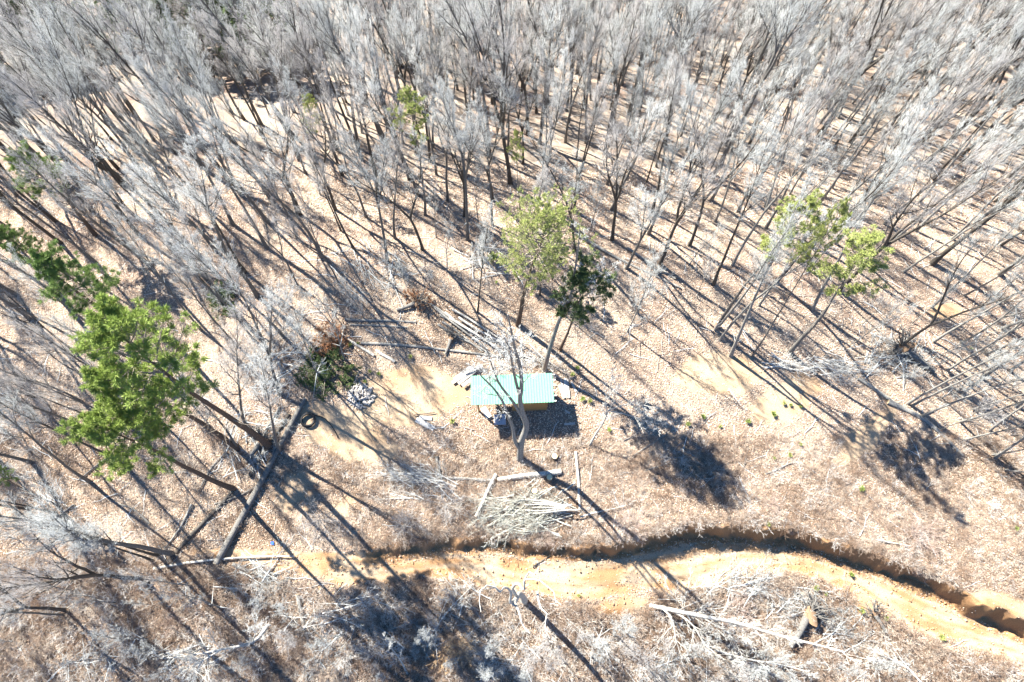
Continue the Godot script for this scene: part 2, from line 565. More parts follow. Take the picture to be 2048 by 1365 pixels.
func undergrowth() -> void:
	var g := RandomNumberGenerator.new()
	g.seed = 501
	var mats := [mat(lin(0.40, 0.315, 0.25)), mat(lin(0.50, 0.43, 0.36)), mat(lin(0.26, 0.18, 0.13)), mat(lin(0.60, 0.56, 0.52))]
	var names := [["low pinkish brown twiggy brush over the slopes", 0.75, 1.1], ["pale tangled dead weed stems among the brush", 0.6, 1.25], ["dark reddish brown scrub stems over the slopes", 0.8, 1.0], ["whitish leafless thicket stems around the track", 1.1, 0.9]]
	var counts := [10500, 7500, 9000, 2000]
	for k in 4:
		var xf := []
		for i in counts[k]:
			var z := g.randf_range(-95.0, 5.0)
			if g.randf() < 0.62: z = g.randf_range(-13.0, 5.0)
			var half := 38.0 + maxf(0.0, -z - 18.0) * 0.72
			var x := g.randf_range(-half, half)
			var low := z > tab(ZR, x) + 0.2
			var dens := 0.16
			if low: dens = 1.0
			elif z > -13.5 and x > -13.0: dens = 0.9
			elif absf(x) < 26.0 and z > -27.0: dens = 0.34
			elif x > 18.0 and z < -42.0: dens = 0.6
			if n_patch.get_noise_2d(x * 0.9 + 20.0 * k, z * 0.9) < -0.05: dens *= 0.35
			if g.randf() > dens: continue
			if bare(x, z) > 0.3: continue
			if x > -3.4 and x < 3.4 and z > -17.6 and z < -13.6: continue
			var zb := tab(ZB, x)
			if z > zb - 0.1 and z < tab(ZR, x) + 0.15 and x > -14.0: continue
			var s := g.randf_range(0.6, 1.4) * (1.0 if low else 0.7)
			xf.append(Transform3D(Basis(Vector3.UP, g.randf() * TAU).scaled(Vector3(s, s * g.randf_range(0.7, 1.1), s)), Vector3(x, ground(x, z), z)))
		for i in (170 if k < 3 else 30):
			# stems hanging over the lip of the bank
			var x := g.randf_range(-11.0, 30.0)
			var z := tab(ZB, x) - g.randf_range(0.1, 0.7)
			var s := g.randf_range(0.5, 0.9)
			xf.append(Transform3D((Basis(Vector3.RIGHT, g.randf_range(0.2, 0.8)) * Basis(Vector3.UP, g.randf() * TAU)).scaled(Vector3(s, s, s)), Vector3(x, ground(x, z), z)))
		scatter("brush_undergrowth", names[k][0], "brush", bush_mesh(900 + k, 7, names[k][1], names[k][2], mats[k]), xf, [])
	# clods and stones on the track and at the foot of the bank
	var cb := Buf.new()
	cb.tube(PackedVector3Array([Vector3(0, -0.4, 0), Vector3(0.05, -0.1, 0), Vector3(0, 0.3, 0.1), Vector3(0.1, 0.5, 0)]), PackedFloat32Array([0.35, 0.55, 0.45, 0.1]), 6, true)
	var cx := []
	for i in 2600:
		var x := g.randf_range(-16.0, 33.0)
		var v := pow(g.randf(), 1.6) if g.randf() < 0.6 else 1.0 - 0.35 * pow(g.randf(), 1.5)
		var z := lerpf(tab(ZB, x) + 0.65, tab(ZR, x) + 0.5, v)
		var s := 0.03 + 0.13 * pow(g.randf(), 4.0)
		cx.append(Transform3D(Basis(rv(g).normalized(), g.randf() * TAU).scaled(Vector3.ONE * s), Vector3(x, ground(x, z) + 0.01, z)))
	scatter("clay_clods", "crumbled clay clods scattered along the cut track", "clods", cb.mesh(mat(lin(0.46, 0.30, 0.17))), cx, [])
	# fallen sticks
	var b := Buf.new()
	b.tube(PackedVector3Array([Vector3(-0.5, 0, 0), Vector3(-0.1, 0.02, 0.03), Vector3(0.25, 0.01, -0.01), Vector3(0.5, 0.03, 0.03)]), PackedFloat32Array([0.016, 0.014, 0.011, 0.005]), 4)
	b.spike(Vector3(-0.1, 0.02, 0.03), Vector3(0.12, 0.05, 0.2), 0.009)
	b.spike(Vector3(0.2, 0.02, 0), Vector3(0.36, 0.06, -0.15), 0.007)
	for k in 2:
		var xf := []
		for i in 4200:
			var z := g.randf_range(-90.0, 5.0)
			var half := 38.0 + maxf(0.0, -z - 18.0) * 0.72
			var x := g.randf_range(-half, half)
			if bare(x, z) > 0.4 and g.randf() < 0.95: continue
			var dzb := z - tab(ZB, x)
			if x > -12.0 and dzb > -0.8 and dzb < 1.4: continue
			var s := 0.4 + 1.7 * pow(g.randf(), 3.0)
			xf.append(Transform3D(Basis(Vector3.UP, g.randf() * TAU).scaled(Vector3(s, s * 0.8, s)), Vector3(x, ground(x, z) + 0.07, z)))
		scatter("fallen_stick_litter", ["pale grey sticks strewn over the leaf litter", "dark wet sticks strewn over the leaf litter"][k], "sticks", b.mesh(M.twig_pale if k == 0 else M.twig_dark), xf, [])

# ---------------------------------------------------------------- trees
var protos := []
var pines := []

func proto_tree(called: String, bufs: Array, m0: Material, m1: Material, m2: Material = null) -> Dictionary:
	return {"name": called, "trunk": bufs[0].mesh(m0), "crown": bufs[1].mesh(m1), "needles": bufs[2].mesh(m2) if bufs.size() > 2 else null}

func put_tree(pr: Dictionary, x: float, z: float, sc: float, yaw: float, tilt: Vector2, label: String, group: String, girth := 1.0) -> Node3D:
	var t := thing(pr.name, label, "tree", Vector3(x, ground(x, z) - 0.05, z), group)
	var up := Vector3(tilt.x, 1, tilt.y).normalized()
	var b := Basis(Quaternion(Vector3.UP, up)) * Basis(Vector3.UP, yaw)
	t.basis = b.scaled_local(Vector3(sc * girth, sc, sc * girth))
	part("trunk", pr.trunk, t)
	var c := part("crown", pr.crown, t)
	if pr.needles: part("needles", pr.needles, c)
	return t

func make_protos() -> void:
	#        seed  H    r   forks from spread twig
	var S := [[1, 19.0, 0.17, 1, 0.50, 3.8, 1.0], [2, 20.0, 0.20, 2, 0.5, 3.6, 1.0], [3, 18.0, 0.15, 1, 0.55, 3.2, 1.05],
		[4, 20.0, 0.22, 3, 0.5, 3.6, 0.9], [5, 19.0, 0.16, 1, 0.42, 3.4, 1.05], [6, 21.0, 0.21, 2, 0.5, 4.0, 1.0],
		[7, 17.0, 0.13, 1, 0.5, 2.8, 1.0], [8, 18.0, 0.18, 2, 0.4, 3.3, 1.1], [9, 20.0, 0.19, 1, 0.6, 4.2, 1.1], [10, 16.0, 0.12, 2, 0.4, 2.6, 1.0]]
	var mm := [["bark_grey", "twig_grey"], ["bark_dark", "twig_grey"], ["bark_grey", "twig_pale"], ["bark_dark", "twig_brown"], ["bark_grey", "twig_brown"]]
	for i in S.size():
		var s = S[i]
		var q = mm[i % 5]
		protos.append(proto_tree("bare_tree", hardwood(s[0] * 31, s[1], s[2], s[3], s[4], s[5], s[6]), M[q[0]], M[q[1]]))
	# saplings and slim pale poles
	protos.append(proto_tree("sapling", hardwood(411, 7.0, 0.05, 1, 0.25, 1.7, 0.75), M.bark_pale, M.twig_grey))
	protos.append(proto_tree("sapling", hardwood(412, 6.0, 0.045, 2, 0.3, 1.5, 0.75), M.bark_grey, M.twig_brown))
	protos.append(proto_tree("sapling", hardwood(413, 9.0, 0.06, 1, 0.35, 1.6, 0.7), M.bark_pale, M.twig_grey))
	protos.append(proto_tree("bare_tree", hardwood(421, 19.0, 0.14, 1, 0.55, 2.6, 0.9), M.bark_pale, M.twig_grey))
	protos.append(proto_tree("bare_tree", hardwood(422, 18.0, 0.15, 2, 0.45, 2.8, 0.9), M.bark_pale, M.twig_pale))

var spots := []

func free_at(x: float, z: float, d: float) -> bool:
	for s in spots:
		if absf(s.x - x) < d and absf(s.y - z) < d and (s.x - x) * (s.x - x) + (s.y - z) * (s.y - z) < d * d: return false
	return true

func hero_trees() -> void:
	# [x, z, height, lean x, lean z], prototype, label, girth
	var L := [
		[[-18.15, -32.78, 16.46, 1.58, -0.78], 1, "tall dark forked bare tree on the wooded slope", 1.1],
		[[-11.97, -35.65, 13.86, 1.77, -0.50], 8, "thick dark straight bare tree deep in the stand behind the clearing", 1.4],
		[[-17.75, -29.78, 13.81, 1.78, -0.93], 4, "leaning bare tree with dark trunk at the stand's near edge", 1.0],
		[[-10.03, -27.31, 15.02, 0.84, -0.28], 5, "slim dark bare tree rising behind the pole pile", 0.9],
		[[-7.32, -28.69, 14.92, 0.25, -0.06], 1, "forked bare tree behind the overturned root plate", 1.0],
		[[-3.68, -29.75, 16.18, -0.09, 0.01], 5, "bare tree forking high behind the tall yellow-green pine", 1.0],
		[[-2.68, -22.79, 13.98, 0.36, -0.04], 6, "thin pale leafless tree just behind the pole pile", 0.8],
		[[11.84, -26.96, 15.09, -0.03, -0.01], 3, "stout bare tree with spreading limbs in the open wood", 1.1],
		[[8.30, -29.74, 14.53, -1.16, -0.28], 3, "pale barked many-forked bare tree near the tall pine", 1.1],
		[[5.14, -28.61, 13.40, -0.82, -0.12], 1, "bare tree standing close behind the tall pine", 1.0],
		[[2.21, -24.39, 12.91, 0.13, 0.01], 6, "slim dark trunk directly beside the tall pine", 0.8],
		[[8.87, -21.11, 11.31, 0.23, 0.10], 10, "slim crooked sapling on the leaf-strewn slope past the evergreen", 0.9],
		[[15.60, -21.29, 18.15, 0.47, 0.36], 13, "pale slanting bare tree at the edge of the second clearing", 1.0],
		[[16.51, -19.08, 18.77, -0.51, -0.42], 13, "pale straight bare tree rooted at the second clearing's rim", 1.1],
		[[15.87, -20.43, 15.22, 0.17, 0.13], 14, "pale forked bare tree behind the second clearing's rim", 1.0],
		[[29.17, -19.52, 13.36, -0.79, -1.08], 1, "dark bare tree beside the overturned root plate", 1.1],
		[[29.07, -15.35, 14.99, -0.61, -1.06], 13, "pale bare tree at the head of the fallen trunk", 1.0],
		[[29.40, -15.20, 14.31, -0.18, -0.34], 13, "pale bare tree twin at the head of the fallen trunk", 0.9],
		[[29.97, -14.41, 12.92, 0.29, 0.64], 13, "pale straight bare tree halfway along the fallen trunk", 1.2],
		[[32.78, -12.72, 10.21, 0.11, 0.30], 14, "pale bare tree beside the fallen trunk's foot", 1.0],
		[[33.99, -15.01, 10.84, 0.13, 0.29], 13, "pale bare tree on the bank above the fallen trunk", 1.0],
		[[34.43, -11.61, 8.75, 0.36, 1.21], 13, "white-barked bare tree at the foot of the fallen trunk", 1.1],
		[[34.93, -10.50, 8.44, 0.39, 1.55], 14, "white-barked bare tree past the foot of the fallen trunk", 1.2],
		[[-22.91, -4.78, 18.08, 0.19, -0.77], 5, "dark bare tree leaning over the crossed logs", 1.1],
		[[-23.79, -4.65, 13.57, 0.06, -0.27], 6, "slim bare tree beside the crossed logs' ends", 1.2],
		[[-24.18, -4.33, 12.55, 0.07, -0.37], 6, "slim bare tree paired with its neighbour at the crossed logs", 1.0],
		[[-24.60, -3.20, 15.55, -0.07, 0.64], 3, "many-limbed bare tree at the end of the white pole", 1.0],
		[[-29.40, -1.22, 11.17, 0.03, -0.48], 3, "dark low-forked bare tree beyond the white pole", 1.2],
		[[-29.53, -0.97, 9.28, -0.00, 0.92], 7, "forked bare tree by the shaded hollow", 1.0],
		[[-19.65, -11.92, 13.25, 0.79, -1.13], 0, "bare tree among the pines beside the long log", 1.0],
		[[-16.58, -11.74, 15.41, 1.73, -1.88], 2, "curving bare tree at the top of the long log", 1.0],
		[[-18.92, -13.03, 16.67, 2.43, -2.57], 4, "tall bare tree standing between pines and brush pile", 1.0],
		[[-17.16, -16.07, 15.75, 1.30, -1.19], 7, "bare tree behind the cut evergreen brush", 1.0],
		[[-21.40, -26.45, 13.71, 0.00, -0.00], 8, "tall thick-trunked bare tree above the leafy slope", 1.2],
		[[-24.14, -28.50, 12.95, 0.07, -0.06], 5, "tall forked bare tree above the leafy slope", 1.1],
		[[-21.12, -20.07, 12.32, 0.36, -0.36], 2, "bare tree behind the pines on the leaf slope", 1.0],
		[[-14.32, -17.22, 12.20, 0.76, -0.58], 10, "thin bare sapling inside the brush pile", 1.0],
		[[-12.59, -18.81, 11.58, 1.05, -0.62], 12, "slim bare tree at the brush pile's rim", 1.0],
		[[-31.35, -14.59, 9.45, -0.01, 0.02], 8, "dark bare tree among the pale scrub beyond the pines", 1.0],
		[[-32.56, -17.83, 9.62, -0.06, 0.11], 4, "dark bare tree below the pine cluster", 1.0],
		[[-33.29, -19.59, 9.82, 0.23, -0.39], 1, "dark forked bare tree below the pine cluster", 1.0],
		[[15.82, -47.38, 11.72, -0.72, -0.23], 9, "small forked bare tree on the far bank", 1.0],
		[[28.75, -48.65, 10.35, -2.33, -1.24], 3, "spreading bare tree on the far bank", 1.0],
		[[41.91, -49.15, 9.89, -1.84, -1.46], 7, "dark crooked bare tree on the far bank", 1.0],
		[[50.36, -52.35, 8.79, -2.53, -2.22], 7, "dark bent bare tree near the fallen far trunks", 1.0],
	]
	var g := RandomNumberGenerator.new()
	g.seed = 5
	var zl := [[PackedVector2Array([Vector2(30.83, -20.13), Vector2(42.81, -24.38), Vector2(39.66, -9.06), Vector2(34.35, -9.78), Vector2(31.94, -13.83)]), 24, [13, 13, 14], 1.9, "pale bare tree in the leaning row above the long curved fallen trunk", "pale trees above the long curved fallen trunk"],
		[PackedVector2Array([Vector2(-41.76, -22.05), Vector2(-34.92, -22.12), Vector2(-24.09, -17.29), Vector2(-25.21, -13.78), Vector2(-28.95, -9.77), Vector2(-32.59, -5.04), Vector2(-38.07, -5.05)]), 17, [6, 6, 2, 9, 4], 2.0, "slim bare tree among the pale scrub beneath the pines", "slim trees beneath the pines"],
		[PackedVector2Array([Vector2(-25.14, -22.34), Vector2(-15.18, -25.54), Vector2(-12.53, -22.13), Vector2(-16.01, -18.83), Vector2(-18.59, -15.69), Vector2(-21.91, -15.69)]), 3, [6, 9, 2], 2.2, "slim bare tree around the grey tangled branch pile", "slim trees round the grey branch pile"]]
	for zn in zl:
		var c := 0
		var lo: Vector2 = zn[0][0]
		var hi: Vector2 = zn[0][0]
		for q in zn[0]:
			lo = lo.min(q)
			hi = hi.max(q)
		for a in 3000:
			if c >= zn[1]: break
			var p := Vector2(g.randf_range(lo.x, hi.x), g.randf_range(lo.y, hi.y))
			if not in_poly(p, zn[0]) or not free_at(p.x, p.y, zn[3]): continue
			spots.append(p)
			c += 1
			put_tree(protos[zn[2][g.randi() % zn[2].size()]], p.x, p.y, g.randf_range(0.7, 1.0), g.randf() * TAU, Vector2(g.randf_range(-0.08, 0.08), g.randf_range(-0.08, 0.08)), zn[4], zn[5], 0.9)
	var nominal := [19.0, 20.0, 18.0, 20.0, 19.0, 21.0, 17.0, 18.0, 20.0, 16.0, 7.0, 6.0, 9.0, 19.0, 18.0]
	for e in L:
		var t = e[0]
		var sc: float = clampf(t[2], 4.0, 24.0) / nominal[e[1]]
		spots.append(Vector2(t[0], t[1]))
		put_tree(protos[e[1]], t[0], t[1], sc, g.randf() * TAU, Vector2(t[3], t[4]) / t[2], e[2], "", e[3])

func landmark(x: float, z: float) -> String:
	var L := [[Vector2(1.63, -25.69), "behind the tall airy pine"], [Vector2(-7.44, -32.76), "around the yellow-green pine in the wood"], [Vector2(-16.99, -35.52), "around the thin half-hidden pine"], [Vector2(9.52, -27.54), "near the pale fallen trunks in the open wood"],
		[Vector2(22.01, -25.58), "behind the second clearing"], [Vector2(32.11, -22.25), "above the large root plate"], [Vector2(37.94, -16.57), "above the long curved fallen trunk"], [Vector2(44.84, -59.14), "on the far bank with dark fallen trunks"], [Vector2(50.06, -47.77), "by the fallen trunk at the far stream"],
		[Vector2(21.85, -47.77), "in the far thicket"], [Vector2(4.49, -60.47), "beyond the far thicket's edge"], [Vector2(-66.29, -81.36), "by the gully evergreens"], [Vector2(-39.83, -83.70), "by the evergreens at the wood's far rim"], [Vector2(-34.86, -29.73), "around the deep green pines"],
		[Vector2(-28.91, -42.38), "on the slope above the deep green pines"], [Vector2(-12.48, -64.29), "deep in the wood"], [Vector2(-11.75, -28.51), "above the dark slope brush"], [Vector2(-21.70, -25.78), "above the whitish slope bushes"], [Vector2(-37.71, -18.74), "below the deep green pines"]]
	var best := 1e9
	var out := ""
	for l in L:
		var d: float = l[0].distance_to(Vector2(x, z))
		if d < best:
			best = d
			out = l[1]
	return out

func forest() -> void:
	var g := RandomNumberGenerator.new()
	g.seed = 2024
	# the wood: where trunks stand in the photograph
	var wood := PackedVector2Array([Vector2(-105.08, -98.00), Vector2(81.40, -75.81), Vector2(53.71, -25.59), Vector2(40.42, -18.91), Vector2(33.99, -22.21), Vector2(29.32, -25.74), Vector2(22.13, -22.00), Vector2(14.83, -24.76), Vector2(9.43, -26.56), Vector2(3.07, -27.56), Vector2(-2.66, -30.28), Vector2(-6.57, -26.62), Vector2(-10.49, -25.66), Vector2(-15.67, -22.92), Vector2(-19.77, -23.90), Vector2(-23.14, -22.31), Vector2(-27.54, -25.64), Vector2(-33.35, -27.64), Vector2(-37.28, -22.14), Vector2(-38.80, -16.33), Vector2(-52.21, -16.50)])
	var gully := PackedVector2Array([Vector2(-105.08, -98.00), Vector2(-25.22, -98.30), Vector2(-19.88, -64.50), Vector2(-20.51, -51.48), Vector2(-31.93, -50.46), Vector2(-39.70, -51.42), Vector2(-43.79, -48.81), Vector2(-65.42, -42.78)])
	var open_far := PackedVector2Array([Vector2(25.64, -81.72), Vector2(61.41, -71.04), Vector2(51.91, -42.72), Vector2(45.50, -43.96), Vector2(37.90, -49.11), Vector2(26.11, -50.01), Vector2(20.44, -58.25)])
	var names := ["slender grey bare tree", "dark forked bare tree", "slim pale-twigged bare tree", "dark stout bare tree splitting in three", "brownish bare tree with low limbs", "tall grey forked bare tree",
		"thin dark pole-like bare tree", "low-forked pale-twigged bare tree", "high-crowned dark bare tree", "small brownish forked bare tree"]
	var spotsf := []
	var tries := 0
	while spotsf.size() < 860 and tries < 60000:
		tries += 1
		var z := g.randf_range(-112.0, -12.0)
		var half := 52.0 + maxf(0.0, -z - 18.0) * 0.75
		var x := g.randf_range(-half - 4.0, half)
		var p := Vector2(x, z)
		if not in_poly(p, wood): continue
		if in_poly(p, gully): continue
		if in_poly(p, open_far) and g.randf() < 0.9: continue
		if not free_at(x, z, 2.5 if z > -42.0 else 1.9): continue
		spots.append(p)
		var k := g.randi() % 10
		if x > 16.0 and z > -42.0 and g.randf() < 0.5: k = 13 + g.randi() % 2
		spotsf.append([Vector3(x, ground(x, z), z).distance_to(Vector3(0, 48, 0)) + g.randf() * 4.0, x, z, k])
	spotsf.sort_custom(func(p, q): return p[0] < q[0])
	var far := {}
	var shown := 0
	for e in spotsf:
		var k: int = e[3]
		var x: float = e[1]
		var z: float = e[2]
		var sc := g.randf_range(0.62, 1.05)
		var yaw := g.randf() * TAU
		var tilt := Vector2(g.randf_range(-0.08, 0.08), g.randf_range(-0.08, 0.08))
		if shown < 235:
			shown += 1
			var lab: String = names[k] if k < 10 else ["pale straight bare tree", "pale forked bare tree"][k - 13]
			var near := landmark(x, z)
			put_tree(protos[k], x, z, sc, yaw, tilt, lab + " " + near, "bare trees of the wood " + near)
		else:
			if not far.has(k): far[k] = []
			far[k].append(Transform3D((Basis(Quaternion(Vector3.UP, Vector3(tilt.x, 1, tilt.y).normalized())) * Basis(Vector3.UP, yaw)).scaled_local(Vector3.ONE * sc), Vector3(x, ground(x, z) - 0.05, z)))
	var rest := Node3D.new()
	rest.name = "distant_woods"
	add_child(rest)
	tag(rest, "hazy mass of leafless trees far down the wooded slope", "woods", "", "stuff")
	for k in far:
		for nm in ["trunk", "crown"]:
			var mm := MultiMesh.new()
			mm.transform_format = MultiMesh.TRANSFORM_3D
			mm.mesh = protos[k][nm]
			mm.instance_count = far[k].size()
			for i in far[k].size(): mm.set_instance_transform(i, far[k][i])
			var o := MultiMeshInstance3D.new()
			o.multimesh = mm
			o.name = nm + "s"
			rest.add_child(o, true)
	# saplings round the clearings and on the lower slope
	var sap := ["pale thin bare sapling", "brownish forked bare sapling", "slim grey bare sapling"]
	var zones := [[PackedVector2Array([Vector2(-29.45, -36.00), Vector2(12.14, -34.89), Vector2(15.43, -23.02), Vector2(7.59, -22.17), Vector2(-4.82, -22.97), Vector2(-12.53, -22.13), Vector2(-18.81, -17.25), Vector2(-25.14, -22.34)]), 30, "between the wood and the clearing"],
		[PackedVector2Array([Vector2(-38.78, -12.58), Vector2(-31.92, -12.69), Vector2(-27.60, -8.38), Vector2(-20.10, -2.51), Vector2(-12.63, -0.97), Vector2(-13.07, 2.03), Vector2(-35.05, 2.92)]), 26, "on the scrubby slope by the crossed logs"],
		[PackedVector2Array([Vector2(-11.33, -0.97), Vector2(-0.80, -0.06), Vector2(7.60, -0.37), Vector2(16.15, 0.88), Vector2(25.89, 2.40), Vector2(22.60, 3.17), Vector2(-10.78, 2.97)]), 30, "on the slope below the track"],
		[PackedVector2Array([Vector2(24.14, -22.08), Vector2(42.80, -25.70), Vector2(38.47, -11.91), Vector2(31.64, -12.70), Vector2(28.24, -17.26)]), 22, "around the fallen trunks"],
		[PackedVector2Array([Vector2(9.18, -60.25), Vector2(59.63, -61.69), Vector2(43.66, -33.30), Vector2(6.67, -33.12)]), 34, "in the far thicket"]]
	for zn in zones:
		var c := 0
		var poly: PackedVector2Array = zn[0]
		var lo := poly[0]
		var hi := poly[0]
		for q in poly:
			lo = lo.min(q)
			hi = hi.max(q)
		for a in 4000:
			if c >= zn[1]: break
			var p := Vector2(g.randf_range(lo.x, hi.x), g.randf_range(lo.y, hi.y))
			if not in_poly(p, poly) or not free_at(p.x, p.y, 1.2): continue
			spots.append(p)
			c += 1
			var k := g.randi() % 3
			put_tree(protos[10 + k], p.x, p.y, g.randf_range(0.45, 1.05), g.randf() * TAU, Vector2(g.randf_range(-0.12, 0.12), g.randf_range(-0.12, 0.12)), sap[k] + " " + zn[2], "saplings " + zn[2])

func conifers() -> void:
	var P := {
		"tall": pine(71, 19.0, 0.22, 0.58, 3.0, 50, 13, 0.15, 0.012, 22, 6),
		"dark": pine(72, 9.0, 0.10, 0.58, 1.7, 26, 16, 0.15, 0.014, 6),
		"bright": pine(73, 18.0, 0.20, 0.64, 2.0, 32, 24, 0.22, 0.012, 14, 4),
		"shade": pine(75, 14.0, 0.2, 0.15, 3.6, 48, 24, 0.3, 0.03, 2),
		"slim": pine(74, 18.0, 0.14, 0.68, 1.75, 24, 13, 0.17, 0.013, 8)}
	var pr := {"tall": proto_tree("pine_tree", P.tall, M.bark_pine, M.pine_limb, M.needle_yellow),
		"dark": proto_tree("evergreen_tree", P.dark, M.bark_pine, M.pine_limb, M.needle_dark),
		"bright": proto_tree("pine_tree", P.bright, M.bark_pine, M.pine_limb, M.needle_bright),
		"green": proto_tree("pine_tree", P.bright, M.bark_pine, M.pine_limb, M.needle_green),
		"shade": proto_tree("evergreen_tree", P.shade, M.bark_pine, M.pine_limb, M.needle_dark),
		"slim": proto_tree("pine_tree", P.slim, M.bark_grey, M.pine_limb, M.needle_yellow)}
	var hh := {"tall": 19.0, "dark": 9.0, "bright": 18.0, "green": 18.0, "slim": 18.0, "shade": 14.0}
	var L := [
		["tall", [0.46, -21.75, 17.04, 0.73, 0.04], "tall pine with airy yellow-green crown standing behind the shed", 1.0],
		["dark", [3.65, -19.66, 12.59, 0.95, 0.22], "dark green evergreen leaning beside the grey bent tree", 0.85],
		["dark", [3.23, -25.74, 5.51, 0.06, 0.01], "small dark green evergreen in the shade of the tall pine", 0.75],
		["bright", [-19.49, -9.14, 17.30, -0.34, 0.82], "bright green pine over the crossed logs", 1.0],
		["bright", [-19.63, -12.03, 17.54, -0.27, 0.46], "bright green pine beside the long log with a dense crown", 1.05],
		["bright", [-17.34, -12.10, 21.58, 0.43, -0.57], "bright green pine rooted near the black pipe coil", 1.0],
		["green", [-25.20, -19.60, 15.98, -0.43, 0.58], "deep green pine on the wooded slope above the bright pines", 1.0],
		["green", [-32.54, -23.42, 10.74, -0.22, 0.32], "deep green pine beside another on the wooded slope", 1.0],
		["green", [-34.65, -30.29, 10.48, 0.29, -0.32], "deep green pine highest on the wooded slope", 1.5],
		["slim", [15.82, -21.50, 16.48, -0.29, -0.21], "slim yellow-green pine rising at the second clearing's rim", 1.1],
		["slim", [18.09, -19.03, 18.55, -0.96, -0.83], "thin-crowned yellow-green pine by the pale slanting trees", 0.5],
		["slim", [20.93, -19.26, 13.67, -0.43, -0.45], "leaning yellow-green pine beside the brush windrow", 1.6],
		["slim", [-7.44, -32.76, 14.42, 1.18, -0.22], "yellow-green pine among the bare trees of the wood", 1.0],
		["slim", [-16.99, -35.52, 10.95, 1.72, -0.72], "faint thin pine half hidden by bare twigs", 0.8],
		["slim", [0.69, -33.20, 10.14, -0.54, -0.00], "small yellow-green pine hidden among pale twigs", 0.7],
		["green", [-31.67, -8.03, 7.70, 0.31, -1.06], "green pine at the edge of the pale scrub", 0.7],
	]
	var g := RandomNumberGenerator.new()
	g.seed = 8
	var gl := [Vector2(-66.39, -64.38), Vector2(-61.81, -64.99), Vector2(-58.21, -66.73), Vector2(-65.99, -76.06), Vector2(-55.77, -71.35), Vector2(-46.30, -70.24), Vector2(-41.80, -69.19), Vector2(-38.02, -70.23), Vector2(-32.03, -68.25), Vector2(-27.60, -70.81), Vector2(-47.78, -78.24), Vector2(-38.99, -79.15), Vector2(-32.28, -80.29), Vector2(-72.88, -77.88), Vector2(-63.73, -80.84), Vector2(-42.69, -77.56), Vector2(-57.47, -60.39), Vector2(-52.52, -61.36), Vector2(-41.14, -62.66), Vector2(-35.31, -61.38), Vector2(-28.74, -63.17), Vector2(-61.00, -57.62), Vector2(-50.95, -74.75), Vector2(-35.82, -75.63)]
	for q in 32: g.randf()
	var gg := RandomNumberGenerator.new()
	gg.seed = 81
	for q in gl:  # dark evergreens added here to stand in for the shadow in the gully
		put_tree(pr.shade, q.x, q.y, gg.randf_range(0.8, 1.15), gg.randf() * TAU, Vector2.ZERO, "dark dense evergreen added to darken the gully past the bare wood", "dark evergreens added to darken the gully", 1.1)
	for e in L:
		var t = e[1]
		spots.append(Vector2(t[0], t[1]))
		put_tree(pr[e[0]], t[0], t[1], clampf(t[2], 3.0, 22.0) / hh[e[0]], g.randf() * TAU, Vector2(t[3], t[4]) / t[2], e[2], "", e[3])

# a stem drawn through given points
func stem(b: Buf, pts: PackedVector3Array, r0: float, r1: float, sides := 8) -> void:
	var c := Curve3D.new()
	for k in pts.size():
		var tan := (pts[mini(k + 1, pts.size() - 1)] - pts[maxi(k - 1, 0)]) * 0.17
		c.add_point(pts[k], -tan, tan)
	var n := maxi(6, int(c.get_baked_length() / 0.5))
	var q := PackedVector3Array()
	var r := PackedFloat32Array()
	for k in n + 1:
		q.append(c.sample_baked(c.get_baked_length() * k / n))
		r.append(lerpf(r0, r1, pow(float(k) / n, 0.85)))
	b.tube(q, r, sides, true)

var LIMB := {"levels": 4, "rmin": 0.008, "seg": [0, 6, 4, 2], "wob": [0, 0.16, 0.17, 0.2], "up": [0, 0.06, 0.05, 0.04],
	"sides": [7, 5, 3, 3], "n": [0, 7, 6, 4], "start": [0, 0.2, 0.15, 0.15], "ang": [0, 0.62, 0.58, 0.55], "ratio": [0, 0.5, 0.52, 0.7]}

# stems: list of [points, r0, r1]; limbs sprout along each stem from a fraction on
func custom_tree(called: String, label: String, base: Vector2, stems: Array, m0: Material, m1: Material, sd: int, per: int, limb: float, from := 0.35, opt = null) -> Node3D:
	var g := RandomNumberGenerator.new()
	g.seed = sd
	var o: Dictionary = LIMB if opt == null else opt
	var root := at2(base)
	var tb := Buf.new()
	var cb := Buf.new()
	o = o.duplicate()
	o.limb = tb
	for s in stems:
		var pts := PackedVector3Array()
		for p in s[0]: pts.append(p - root)
		stem(tb, pts, s[1], s[2])
		var c := Curve3D.new()
		for p in pts: c.add_point(p)
		var az := g.randf() * TAU
		var Lc := c.get_baked_length()
		for k in per:
			var t := lerpf(from, 1.0, (k + g.randf()) / per)
			var p := c.sample_baked(Lc * t)
			var d := (c.sample_baked(minf(Lc * t + 0.3, Lc)) - c.sample_baked(maxf(Lc * t - 0.3, 0.0))).normalized()
			az += 2.4
			var ll := limb * lerpf(1.0, 0.55, t) * g.randf_range(0.6, 1.2)
			branch(cb, g, 1, p, off_axis(d, g.randf_range(0.45, 0.95), az), ll, minf(lerpf(s[1], s[2], t) * 0.6, 0.012 * ll + 0.015), o)
	var tr := thing(called, label, "tree", root)
	part("trunk", tb.mesh(m0), tr)
	part("crown", cb.mesh(m1), tr)
	spots.append(base)
	return tr

